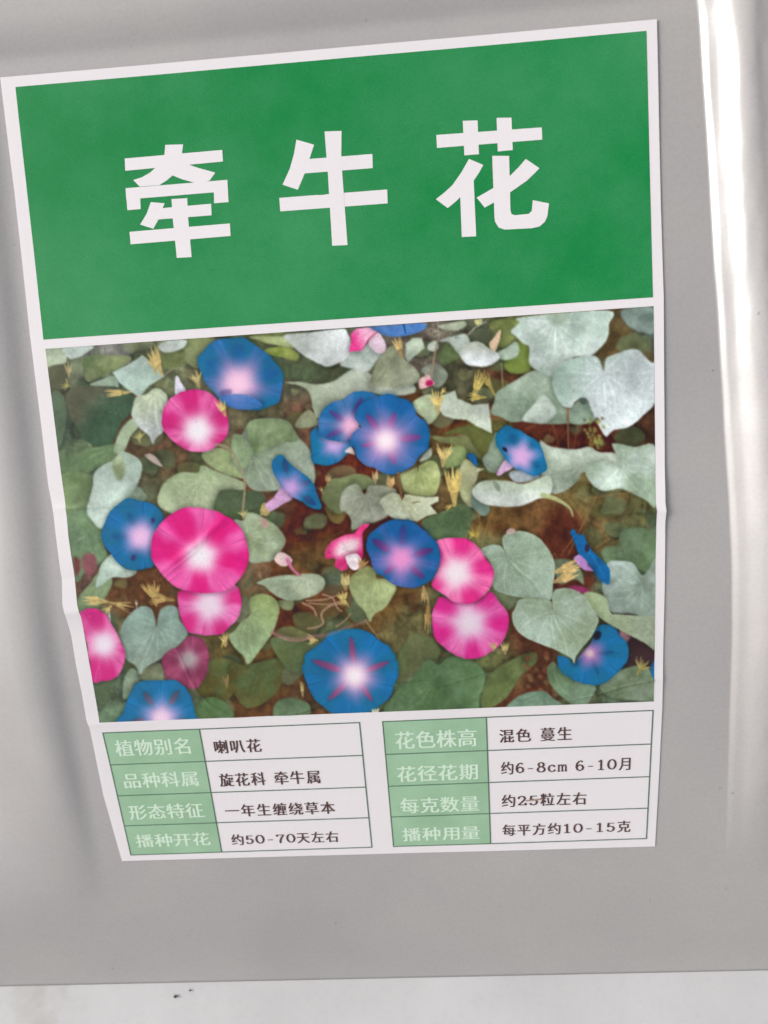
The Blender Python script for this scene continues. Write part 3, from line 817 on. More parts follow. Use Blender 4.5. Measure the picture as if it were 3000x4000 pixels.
L('C', [(870,720),(990,675),(1010,740),(1130,790),(1262,780),(1275,900),(1290,1022),(1170,965),(1080,912),(980,905),(900,880),(860,830)], (196,206,190), (184,196,174), smooth=False, rim=.05)
L('C', [(548,1390),(550,1350),(620,1320),(690,1290),(790,1240),(850,1280),(872,1380),(840,1500),(780,1530),(600,1500)], (152,164,104), (168,176,124), base=(690,1310), tip=(800,1520))
L('C', [(1000,1380),(1050,1260),(1090,1230),(1150,1280),(1180,1330),(1150,1450),(1130,1620),(1050,1560),(1020,1460)], (184,184,148), (164,168,126))
# --- right top; the film's washed-out reflection is painted into these pale colours
L('D', [(1200,130),(1455,110),(1460,310),(1380,310),(1310,290),(1230,240)], (106,126,116), (124,140,132), soft=12)
L('D', [(140,960),(170,860),(190,790),(350,690),(480,620),(640,650),(650,740),(700,850),(760,930),(980,900),(970,1030),(800,1045),(600,1050),(400,1030),(310,1035),(210,990)],
  (138,158,136), (164,180,160), base=(480,900), tip=(300,1030), tex=.22)
L('D', [(390,1010),(480,900),(560,810),(640,890),(665,960),(580,1040),(480,1040)], (166,180,166), (178,190,178), shadow=.12, soft=10)
L('D', [(780,930),(870,845),(930,870),(980,950),(930,1040),(790,1045)], (132,150,132), (120,140,120), shadow=.2)
L('D', [(395,185),(1080,130),(1092,250),(1075,370),(960,490),(870,500),(800,520),(860,600),(720,640),(640,668),(520,620),(450,560),(450,430),(400,400),(340,340),(300,300),(370,230)],
  (174,194,180), (198,209,204), base=(665,230), tip=(640,640), tex=.16, rim=.03)
L('D', [(600,170),(760,150),(720,250),(665,265),(630,230)], (140,156,132), soft=26, shadow=0, alpha=.6)
L('D', [(640,740),(648,650),(700,570),(820,515),(940,495),(1010,520),(1050,615),(1068,522),(1130,490),(1250,450),(1330,450),(1380,500),(1440,555),(1475,560),(1475,850),(1380,970),(1260,1070),(1130,1100),(1070,1152),(1020,1080),(960,950),(920,860),(870,845),(820,870),(785,920),(730,910),(670,830)],
  (164,188,174), (200,210,210), grad=(700,600,1060,860), base=(1050,640), tip=(1070,1150), tex=.16, rim=.03)
L('D', [(850,850),(880,835),(915,850),(905,885),(870,885)], (70,84,76), soft=12, shadow=0)
for i in range(46):
    x = RNG.uniform(880, 1040); y = RNG.uniform(1000, 1270)
    shape('D', [(x, y), (x + 14, y - 10), (x + 26, y + 6), (x + 10, y + 16)], RNG.choice([(140,140,72), (112,116,62), (160,156,90), (84,70,44)]), soft=6, shadow=0, alpha=.7)
L('D', [(530,1200),(620,1230),(800,1255),(940,1235),(1010,1275),(1150,1290),(1210,1400),(1180,1480),(900,1440),(850,1500),(740,1590),(640,1612),(560,1560)],
  (154,168,148), (176,188,172), base=(900,1380), tip=(600,1540))
L('D', [(1120,1230),(1150,1205),(1300,1235),(1475,1240),(1475,1700),(1380,1659),(1200,1575),(1120,1582),(1040,1590),(960,1540),(905,1450),(950,1390),(1060,1350),(1200,1400)],
  (160,180,156), (184,200,186), base=(1200,1395), tip=(1450,1650))
L('D', [(70,1340),(110,1280),(140,1200),(190,1120),(260,1330),(200,1440),(120,1430)], (138,154,138), (122,138,116))
L('D', [(290,1440),(400,1430),(540,1470),(420,1520),(320,1510)], (178,188,192))
L('G', [(1130,30),(1180,110),(1260,150),(1270,200),(1220,240),(1150,190),(1120,140)], (118,138,126), (104,124,110))
L('M', [(1113,455),(1140,433),(1200,432),(1240,440),(1300,420),(1312,445),(1303,470),(1275,478),(1240,493),(1200,497),(1150,492),(1120,475)],
  (176,190,166), (206,214,206), grad=(1200,430,1200,490), rim=.04)
L('D', [(150,1500),(200,1540),(215,1590),(180,1580)], (118,134,112), soft=8, shadow=0, alpha=.7)
stroke('H', [(560,70),(640,90),(720,130),(780,180),(800,240)], (176,186,130), 44, 8)
stroke('D', [(225,560),(235,750)], (140,138,96), 12, 9)
stroke('D', [(760,920),(765,1240)], (132,92,66), 16, 12)
for pts in ([(640,1060),(690,1220)], [(760,1100),(650,1240)], [(840,1060),(810,1250)], [(500,1060),(380,1110)], [(620,1080),(600,1210)]): stroke('D', pts, (136,84,60), 9, 6, alpha=.6)
for pts in ([(1200,420),(1000,520),(900,600)], [(820,400),(700,560)], [(740,60),(900,300)], [(1000,60),(760,560)], [(160,160),(60,480)], [(40,200),(60,420)], [(1370,250),(1440,400)], [(1380,120),(1360,330)], [(900,100),(1300,40)], [(1100,420),(980,500)]):
    stroke('H', pts, (146,116,66), 14, 7, alpha=.55)
# --- left column
L('E', [(235,240),(330,190),(400,190),(520,340),(540,480),(560,560),(480,640),(380,700),(305,760),(250,400)], (118,144,108), (98,122,86), tex=.3, soft=8)
for i in range(26):
    a = RNG.uniform(-1.2, 1.2); x, y = 400, 380; Lg = RNG.uniform(60, 150)
    stroke('E', [(x, y), (x + Lg * math.sin(a), y + Lg * math.cos(a))], RNG.choice([(140,164,132), (88,112,80)]), 8, 3, alpha=.35)
L('E', [(355,600),(380,550),(420,540),(465,560),(480,620),(470,680),(420,720),(375,690)], (134,82,86), soft=14, shadow=0)
L('E', [(292,570),(340,600),(340,680),(305,720)], (112,60,56), soft=14, shadow=0)
L('E', [(335,1030),(330,900),(420,790),(490,700),(600,740),(570,860),(480,980),(400,1000)], (132,152,116), (118,136,98), base=(580,740), tip=(360,1010))
L('E', [(490,700),(520,620),(600,545),(640,580),(700,660),(800,680),(770,720),(700,738),(600,735),(540,780),(470,815)], (168,188,172), (180,196,184))
L('A', [(555,1370),(600,1300),(720,1232),(780,1170),(860,1190),(930,1240),(948,1310),(910,1440),(844,1542),(704,1652),(624,1792),(540,1720),(504,1642),(549,1452)],
  (172,192,176), (188,204,192), tex=.08)
L('A', [(705,1250),(740,1200),(790,1180),(810,1300),(790,1390),(755,1395),(715,1320)], (122,134,88), (150,164,132), grad=(750,1380,760,1180), soft=18, shadow=0, alpha=.85)
L('A', [(840,1550),(910,1450),(985,1530),(960,1575),(900,1590)], (126,144,122))
# --- lower left
L('I', [(150,740),(290,720),(265,850),(215,930),(160,880)], (96,116,82), (84,100,72))
L('I', [(180,1070),(200,990),(350,930),(430,920),(350,1080)], (92,116,86), (110,134,104))
L('I', [(375,870),(390,720),(450,640),(520,690),(570,700),(480,760),(430,860),(400,890)], (128,148,120), (140,158,132))
L('I', [(520,700),(560,640),(680,600),(700,740),(560,745)], (124,132,100), soft=8)
L('I', [(960,800),(1050,600),(1200,560),(1350,640),(1300,760),(1240,880),(1100,900)], (100,92,44), (88,100,58), soft=8)
L('I', [(960,960),(1100,870),(1250,960),(1245,1070),(980,1070)], (86,114,70), (96,124,84), soft=8)
L('I', [(1250,620),(1400,610),(1659,560),(1660,720),(1640,800),(1550,900),(1380,960),(1270,820)], (96,86,42), (84,98,58), base=(1500,620), tip=(1380,960), vein=.08)
L('E', [(665,1200),(700,1090),(780,1000),(860,965),(920,990),(945,1050),(960,1138),(972,1060),(1000,990),(1070,960),(1130,985),(1150,1080),(1212,1180),(1150,1270),(1000,1390),(880,1460),(827,1522),(790,1450),(710,1390),(692,1280)],
  (138,162,150), (166,186,168), grad=(800,1050,860,1450), base=(962,1140), tip=(827,1520), vein=.11)
flower('E', [(1150,1290),(1210,1220),(1280,1210),(1350,1260),(1385,1400),(1345,1560),(1260,1640),(1150,1600),(1040,1540),(1005,1400),(1070,1320)], (1222,1400), (140,56,88), (158,72,104),
       [(1150,1300),(1300,1320),(1320,1500),(1180,1560),(1060,1420)], (128,44,80), 52, 62, (176,120,140), (178,166,166), dark=.5, shadow=.1)
# --- middle lower
L('F', [(820,1250),(900,1220),(1000,1240),(1060,1300),(960,1400),(850,1350)], (100,98,62), (88,84,52), soft=9)
L('F', [(690,1370),(800,1335),(950,1400),(1000,1420),(900,1450),(720,1430)], (104,106,66), soft=9)
L('F', [(640,1440),(780,1420),(900,1450),(950,1480),(925,1560),(900,1700),(790,1690),(690,1570)], (98,114,76), (88,100,60), base=(880,1470), tip=(800,1690), vein=.08)
L('J', [(250,960),(290,900),(380,880),(470,900),(540,940),(520,1030),(270,1040)], (92,114,84), (104,126,94), soft=8)
L('F', [(1060,930),(1200,900),(1220,1050),(1180,1080),(1080,1070)], (82,92,72), soft=16, shadow=0)
L('F', [(1240,1180),(1290,1080),(1420,1260),(1400,1320),(1300,1290)], (94,104,76), (84,92,62), soft=8)
L('F', [(1080,370),(1200,410),(1250,420),(1210,500),(1130,490)], (108,92,52), soft=8)
L('F', [(1050,300),(1080,210),(1130,150),(1240,130),(1340,105),(1440,130),(1470,200),(1350,260),(1220,420),(1130,400),(1080,350)], (118,128,88), (104,116,76), base=(1300,180), tip=(1100,360), vein=.08)
L('F', [(1200,390),(1210,280),(1260,210),(1340,190),(1400,270),(1440,200),(1600,210),(1660,260),(1600,430),(1500,490),(1420,512),(1300,560),(1290,480),(1250,420)],
  (140,146,126), (154,158,142), base=(1410,280), tip=(1300,550))
L('G', [(720,280),(850,220),(960,170),(1050,140),(1130,200),(1125,280),(1080,400),(1000,430),(850,440),(780,380)], (84,106,72), (104,122,84), base=(1000,200), tip=(850,430), vein=.08)
L('G', [(380,130),(400,90),(480,50),(540,62),(562,112),(585,62),(750,85),(855,82),(857,120),(790,150),(845,217),(760,240),(680,285),(600,270),(500,260),(430,220),(410,170)],
  (178,184,150), (188,194,170), smooth=False, base=(570,110), tip=(680,280), rim=.05)
L('M', [(700,725),(770,690),(820,720),(790,760),(720,770)], (98,60,36), soft=20, shadow=0, alpha=.5)
L('F', [(700,1130),(820,1135),(812,1200),(740,1200)], (122,132,94))
L('F', [(360,1000),(420,860),(520,810),(500,900),(430,1000),(380,1060)], (118,98,72), soft=10, shadow=0)
L('F', [(525,985),(640,940),(760,922),(870,925),(900,912),(1030,920),(1080,980),(1050,1050),(960,1100),(820,1130),(720,1110),(640,1060),(590,1010)],
  (146,160,134), (162,172,146), base=(920,940), tip=(530,985), rim=.04)
L('F', [(395,1150),(420,1100),(460,1110),(475,1180),(465,1240),(400,1300),(360,1290)], (118,120,92))
L('F', [(300,1420),(350,1370),(400,1300),(472,1240),(465,1130),(510,1085),(590,1075),(670,1110),(712,1190),(692,1290),(650,1400),(560,1520),(461,1642),(420,1580),(350,1510)],
  (132,148,94), (152,174,132), grad=(500,1120,460,1500), base=(472,1240), tip=(461,1640))
L('F', [(345,475),(420,480),(440,430),(500,420),(600,470),(700,540),(762,640),(720,730),(660,800),(580,820),(460,810),(440,640),(380,560)], (148,162,126), (160,174,146), base=(450,610), tip=(740,640))
L('F', [(560,460),(600,470),(625,510),(600,545),(565,520)], (184,132,130), soft=12, shadow=0, alpha=.7)
L('F', [(1275,960),(1350,880),(1440,850),(1490,900),(1495,950),(1570,955),(1655,1010),(1610,1120),(1560,1190),(1480,1240),(1443,1302),(1400,1220),(1320,1130),(1280,1040)],
  (138,146,96), (160,172,122), grad=(1400,880,1440,1080), base=(1490,955), tip=(1443,1300))
# --- bottom right
L('M', [(925,880),(960,815),(1010,825),(1035,860),(1000,890),(930,935)], (104,108,72), (94,104,66), soft=14, shadow=0)
L('M', [(1135,985),(1150,930),(1180,895),(1262,858),(1272,885),(1232,920),(1200,970),(1150,1002)], (98,112,64), (110,122,76), base=(1240,880), tip=(1150,1000), vein=.08)
L('M', [(905,1015),(920,960),(960,930),(1000,878),(1030,890),(1060,870),(1120,885),(1146,920),(1130,970),(1108,1012)], (84,112,72), (104,132,96), base=(1018,935), tip=(960,1010), vein=.11)
for i in range(60):
    x = RNG.uniform(380, 640); y = RNG.uniform(500, 960)
    shape('K', [(x, y), (x + 22, y - 16), (x + 44, y + 8), (x + 18, y + 26)], RNG.choice([(128,70,46), (104,48,32), (150,104,74), (88,44,28), (120,96,58)]), soft=8, shadow=.1, alpha=.6)
L('K', [(590,660),(640,590),(700,640),(800,720),(980,780),(960,860),(900,945),(800,930),(640,800)], (104,130,94), (122,146,120), grad=(640,640,900,900), base=(640,640), tip=(900,930))
L('K', [(1020,800),(1060,740),(1200,650),(1380,620),(1475,740),(1475,900),(1350,905),(1200,890),(1100,870)], (112,130,98), (128,144,120), tex=.25)
L('K', [(280,985),(330,890),(430,840),(560,825),(640,880),(720,960)], (112,140,116), (126,152,132), base=(560,850), tip=(330,960))
L('H', [(1030,540),(1070,490),(1150,485),(1230,560),(1180,460),(1200,360),(1350,330),(1475,420),(1475,640),(1380,690),(1300,640),(1180,600),(1080,620)], (92,116,80), (106,128,96), base=(1260,570), tip=(1100,600))
L('H', [(1040,780),(1080,620),(1180,600),(1290,620),(1365,720),(1430,640),(1475,615),(1475,1060),(1300,1030),(1110,1015),(1060,900)], (142,160,142), (168,184,176), base=(1362,800), tip=(1120,980), tex=.2)
L('H', [(760,815),(860,803),(940,845),(885,872)], (146,54,96), shadow=0)
L('H', [(650,590),(800,600),(870,680),(888,790),(820,750),(700,790),(660,700)], (112,126,98), (98,112,84))
L('H', [(150,830),(350,880),(370,910),(290,990),(240,940)], (102,112,82))
L('H', [(1180,1170),(1250,1190),(1300,1300),(1250,1340),(1200,1300)], (150,110,116), soft=14, shadow=0)
L('H', [(1260,1230),(1475,1310),(1475,1400),(1260,1430)], (62,42,44), soft=10, shadow=0)
# uneven light over the whole hedge, and the slight softness of the print
CAN *= (1 + .34 * fbm(PX / 75, PY / 75, 301, 4) + .10 * fbm(PX / 15, PY / 15, 311, 3))[:, None]
Gc = CAN.reshape(NVV, NU, 3)
for _ in range(1):
    Gc[1:-1] = .25 * Gc[:-2] + .5 * Gc[1:-1] + .25 * Gc[2:]
    Gc[:, 1:-1] = .25 * Gc[:, :-2] + .5 * Gc[:, 1:-1] + .25 * Gc[:, 2:]
CAN[:] = Gc.reshape(-1, 3)
# --- flowers
flower('K', [(680,540),(760,560),(810,600),(860,540),(950,430),(975,345),(1020,290),(1090,290),(1160,330),(1190,380),(1240,430),(1255,500),(1245,570),(1190,650),(1110,720),(1040,765),(980,780),(900,765),(800,730),(730,690),(685,630)],
       (940,520), (0,104,168), (10,122,184), [(1000,375),(1140,510),(1010,690),(820,620)], (0,72,120), 26, 98, (186,122,182), (214,186,190), dark=.7, rayw=.9)
L('K', [(965,380),(995,340),(1030,350),(1020,400),(985,410)], (36,34,52), soft=10, shadow=0)
L('K', [(1430,640),(1460,570),(1475,570),(1475,720),(1440,700)], (0,104,160), shadow=.1)
L('H', [(55,520),(110,480),(180,470),(235,498),(272,575),(236,480),(240,400),(320,365),(420,365),(520,410),(600,500),(650,600),(655,700),(640,800),(622,915),(500,900),(400,900),(260,870),(160,820),(160,690),(120,590)],
  (152,172,148), (162,180,164), base=(275,580), tip=(622,915), rim=.04)
L('H', [(885,870),(940,850),(1040,880),(1080,920),(1110,1020),(1200,1035),(1400,1050),(1475,1060),(1475,1315),(1380,1265),(1200,1170),(1090,1110),(1010,1050),(940,980),(905,910)],
  (150,166,126), (166,180,152), grad=(950,880,1350,1200))
L('H', [(310,1040),(340,970),(370,915),(480,905),(620,925),(634,1005),(640,860),(700,822),(800,830),(890,880),(950,970),(1006,1060),(1000,1120),(950,1220),(870,1310),(825,1380),(813,1432),(780,1385),(660,1320),(530,1270),(400,1210),(330,1130)],
  (152,170,142), (166,184,168), base=(632,1010), tip=(813,1430), vein=.13, rim=.04)
L('H', [(780,370),(810,345),(845,390),(890,392),(915,460),(960,520),(1020,580),(1080,640),(1102,690),(1095,787),(1040,770),(1000,730),(960,670),(900,590),(850,550),(810,440)], (0,108,172), (0,92,148), tex=.3)
L('H', [(808,590),(850,552),(905,590),(930,640),(965,680),(890,672)], (186,142,200), (168,120,186))
stroke('H', [(900,520),(960,560),(1060,740)], (60,150,200), 14, 6, alpha=.5)
L('H', [(905,470),(935,480),(925,530),(900,520)], (60,40,60), soft=9, shadow=0)
# f3b, f3, f4 : the blue trio
flower('B', [(862,1020),(905,965),(940,1010),(1100,1080),(1190,1080),(1185,1150),(1110,1230),(1010,1280),(920,1277),(868,1240),(860,1120)], (1050,1110), (0,104,164), (10,118,180),
       [(950,1120),(960,1230),(1120,1200)], (0,84,140), 40, 92, (188,156,216), (200,170,222), dark=.3)
L('B', [(1135,1170),(1185,1130),(1215,1190),(1180,1185)], (214,200,200), shadow=0)
flower('B', [(922,980),(930,890),(980,810),(1060,760),(1120,742),(1200,692),(1300,680),(1400,712),(1425,770),(1320,850),(1250,950),(1255,990),(1200,1060),(1130,1088),(1030,1085),(960,1060),(926,1030)], (1185,960), (88,110,178), (116,130,196),
       [(1010,840),(985,1050),(1270,730),(1160,1080),(1400,960)], (84,52,124), 50, 92, (214,160,206), (236,180,210), dark=.8, raylen=(.3, 1))
flower('C', [(140,1095),(158,1030),(200,985),(228,968),(182,905),(190,825),(260,760),(370,722),(450,700),(540,730),(615,755),(672,830),(688,878),(750,930),(785,1000),(785,1080),(768,1150),(695,1215),(640,1290),(560,1335),(480,1357),(400,1340),(340,1310),(250,1270),(190,1210),(170,1140)],
       (430,1080), (48,98,170), (84,116,190), [(275,870),(505,850),(715,1050),(505,1270),(235,1125)], (104,44,116), 70, 158, (212,146,200), (255,236,242), dark=.85, raylen=(.38, .95), rayw=1.05)
L('C', [(370,725),(450,702),(540,735),(615,760),(640,810),(560,860),(470,840),(390,800)], (10,96,164), soft=40, shadow=0, alpha=.4)
# f1 blue upper left
flower('B', [(-20,370),(60,290),(150,258),(300,243),(370,280),(480,350),(560,430),(620,510),(642,560),(625,680),(595,770),(500,817),(400,832),(250,815),(150,770),(80,700),(15,630),(-15,560),(-50,470),(-50,410)],
       (275,620), (0,98,162), (72,118,186), [(285,300),(20,440),(600,520),(470,790),(80,720)], (0,86,146), 92, 160, (206,146,200), (248,204,226), dark=.8, rayw=1.5, raylen=(.3, 1))
L('B', [(130,680),(210,665),(215,700),(150,730)], (64,60,124), soft=16, shadow=0, alpha=.45)
L('B', [(120,740),(220,705),(360,715),(470,800),(300,830),(190,800)], (68,120,190), (40,104,176), soft=8, shadow=.12, alpha=.75)
# f2 pink upper left
L('A', [(1216,722),(1216,575),(1238,560),(1265,610),(1302,680),(1230,720)], (218,214,228), shadow=.15)
flower('A', [(1108,870),(1140,780),(1220,712),(1300,680),(1400,663),(1490,688),(1560,760),(1622,840),(1648,930),(1645,1010),(1600,1085),(1520,1142),(1440,1172),(1340,1166),(1240,1122),(1165,1050),(1115,970)],
       (1400,1000), (204,30,116), (230,104,170), [(1330,740),(1200,930),(1600,900),(1560,1080),(1290,1110)], (200,22,108), 92, 96, (238,170,204), (240,234,238), dark=.55, rayw=2.0, raylen=(.25, 1))
# f7 blue left
flower('E', [(513,390),(540,300),(575,230),(650,140),(730,95),(850,118),(940,150),(1002,205),(1015,260),(985,340),(960,420),(960,520),(940,640),(880,662),(790,680),(720,665),(640,610),(600,550),(540,480)],
       (835,405), (0,98,160), (0,114,180), [(735,210),(600,400),(780,600),(930,280),(930,560)], (0,78,130), 66, 118, (204,156,212), (232,190,226), dark=.75, rayw=1.1, raylen=(.45, 1))
L('E', [(915,265),(940,250),(950,275),(930,300)], (60,50,110), soft=10, shadow=0)
L('E', [(755,570),(785,550),(790,580),(765,600)], (66,50,104), soft=10, shadow=0)
# f9 then f8
flower('E', [(1130,860),(1180,830),(1300,800),(1450,800),(1600,800),(1640,870),(1643,980),(1622,1060),(1560,1130),(1490,1190),(1420,1196),(1355,1206),(1290,1192),(1225,1180),(1190,1140),(1150,1050),(1135,950)],
       (1390,962), (214,38,126), (228,112,176), [(1220,850),(1240,1080),(1460,1100),(1580,900)], (208,26,112), 94, 100, (232,160,204), (232,212,226), dark=.6, rayw=1.6, raylen=(.45, 1))
flower('E', [(915,520),(920,430),(960,340),(1040,250),(1130,190),(1230,168),(1340,175),(1424,193),(1524,233),(1594,283),(1654,353),(1684,443),(1704,513),(1706,593),(1674,693),(1624,763),(1560,825),(1450,858),(1300,862),(1160,830),(1080,790),(1020,730),(970,670),(930,600)],
       (1320,565), (222,26,124), (230,96,168), [(1170,310),(1500,330),(1600,610),(1300,780),(1020,520)], (218,10,110), 88, 106, (244,170,208), (240,232,236), dark=.75, rayw=2.3, raylen=(.3, 1))
# f10
flower('E', [(345,1045),(400,990),(480,985),(550,1030),(600,1110),(655,1220),(698,1320),(702,1400),(670,1500),(610,1560),(520,1575),(440,1566),(400,1300)],
       (535,1275), (212,40,128), (228,106,168), [(480,1060),(430,1480),(560,1500),(650,1300)], (206,36,112), 76, 96, (236,156,200), (238,226,236), dark=.45, rayw=1.8)
# f11
flower('I', [(340,1085),(380,1000),(420,880),(470,780),(530,745),(650,740),(760,733),(830,745),(900,810),(942,900),(965,1000),(972,1090),(700,1140)],
       (690,1045), (0,106,172), (16,124,188), [(545,830),(830,820),(440,1075),(930,1080)], (84,72,92), 62, 128, (206,160,216), (244,212,232), dark=.85, rayw=1.0, raylen=(.5, 1))
# f12
flower('J', [(478,650),(488,600),(497,560),(512,525),(600,450),(662,402),(700,350),(800,322),(870,320),(960,325),(1040,362),(1120,422),(1190,470),(1236,535),(1240,565),(1262,600),(1258,690),(1222,780),(1195,870),(1110,940),(1050,985),(960,1016),(870,1018),(780,1005),(700,990),(640,945),(580,890),(540,820),(505,740)],
       (905,700), (0,104,170), (4,118,186), [(875,385),(1180,585),(1050,908),(690,898),(562,575)], (124,58,104), 74, 150, (218,146,202), (255,238,242), dark=.92, rayw=.8, raylen=(.3, 1))
# f15, f14, f13
flower('G', [(800,1050),(825,960),(870,890),(980,930),(1080,945),(1180,930),(1270,850),(1340,920),(1400,1000),(1425,1080),(1415,1170),(1370,1260),(1290,1330),(1200,1380),(1110,1393),(1000,1370),(920,1320),(850,1260),(815,1170)],
       (1105,1100), (214,40,136), (226,104,172), [(1370,1105),(1135,1340),(870,1185),(920,960),(1220,920)], (210,14,120), 100, 112, (230,160,204), (228,210,222), dark=.75, rayw=1.2, raylen=(.35, 1))
flower('G', [(835,450),(900,425),(1000,418),(1080,425),(1180,490),(1210,540),(1270,620),(1302,690),(1290,790),(1240,870),(1160,930),(1080,946),(980,930),(900,880),(830,835),(798,780),(850,680),(870,560)],
       (1000,700), (226,44,134), (240,116,174), [(1040,480),(1220,650),(1120,900),(850,780),(880,600)], (224,18,120), 96, 104, (246,176,206), (240,226,232), dark=.65, rayw=1.8, raylen=(.35, 1))
flower('G', [(275,500),(285,400),(340,350),(420,290),(520,265),(570,272),(620,268),(700,320),(780,390),(840,450),(870,540),(865,620),(830,710),(780,770),(700,810),(600,820),(500,790),(420,740),(360,700),(320,640),(300,570)],
       (555,585), (24,94,164), (80,104,180), [(570,310),(325,430),(810,508),(420,710),(740,740)], (92,36,104), 60, 132, (206,138,200), (232,150,204), dark=.8, rayw=1.1, raylen=(.4, 1))
L('G', [(500,270),(700,325),(790,400),(700,480),(600,470),(480,440),(440,340)], (0,92,160), soft=50, shadow=0, alpha=.35)
# f5 side blue with trumpet
L('B', [(450,1659),(470,1590),(510,1590),(540,1640),(500,1690)], (192,170,108), (170,150,90))
L('B', [(635,1450),(710,1545),(640,1590),(560,1640),(520,1650),(490,1600),(560,1540)], (210,168,210), (198,150,190), shadow=.2)
flower('B', [(552,1250),(590,1205),(625,1200),(660,1230),(720,1290),(790,1340),(870,1410),(910,1500),(947,1600),(930,1637),(850,1622),(780,1570),(700,1530),(640,1470),(590,1400),(555,1330)],
       (700,1460), (0,98,162), (30,112,176), [(640,1230),(860,1410),(900,1600)], (60,48,96), 30, 96, (188,148,206), (196,158,214), dark=.6, raylen=(.5, 1))
# f6
L('D', [(262,1335),(315,1400),(250,1440),(205,1468),(188,1445)], (218,182,216), (206,160,206), shadow=.2)
flower('D', [(178,1180),(192,1120),(260,1065),(330,1080),(420,1130),(520,1190),(560,1280),(588,1360),(592,1420),(540,1455),(480,1472),(400,1440),(330,1410),(270,1350),(220,1280),(186,1230)],
       (385,1310), (0,102,168), (0,124,188), [(300,1130),(470,1200),(530,1400),(230,1230)], (0,78,130), 56, 104, (204,160,214), (216,172,220), dark=.7, rayw=1.4, raylen=(.5, 1), cshape=2.2)
L('D', [(232,1240),(262,1245),(268,1275),(240,1262)], (24,26,50), soft=8, shadow=0)
# top pink + blue
L('C', [(280,165),(560,140),(745,132),(742,180),(640,222),(500,242),(400,222),(330,185)], (66,112,178), (86,130,190), soft=4)
stroke('C', [(575,140),(590,215)], (20,70,130), 16, 8)
L('C', [(290,280),(370,208),(430,310),(410,370),(340,360)], (228,200,214), (212,190,204))
L('C', [(145,220),(190,175),(290,163),(362,205),(290,262),(235,352),(130,362),(150,280)], (214,60,132), (240,176,204), grad=(170,260,290,220), smooth=False)
stroke('C', [(355,208),(295,258),(240,345)], (200,40,100), 7, 5)
L('C', [(1085,1192),(1130,1185),(1160,1215),(1166,1285),(1110,1235)], (0,92,150), shadow=.1)
# f16 crumpled pink
L('F', [(1078,740),(1108,680),(1150,640),(1240,600),(1315,585),(1352,545),(1385,515),(1435,512),(1432,525),(1385,580),(1382,650),(1384,780),(1340,795),(1330,750),(1262,770),(1262,870),(1210,887),(1160,850),(1158,790),(1092,792)],
  (216,40,112), (224,80,140), shadow=.25)
L('F', [(1160,730),(1200,660),(1280,630),(1350,640),(1340,720),(1260,760),(1180,770)], (242,216,222), soft=42, shadow=0)
L('F', [(1250,770),(1340,752),(1382,830),(1350,872),(1300,882),(1260,830)], (232,216,222), (244,232,234), shadow=.15)
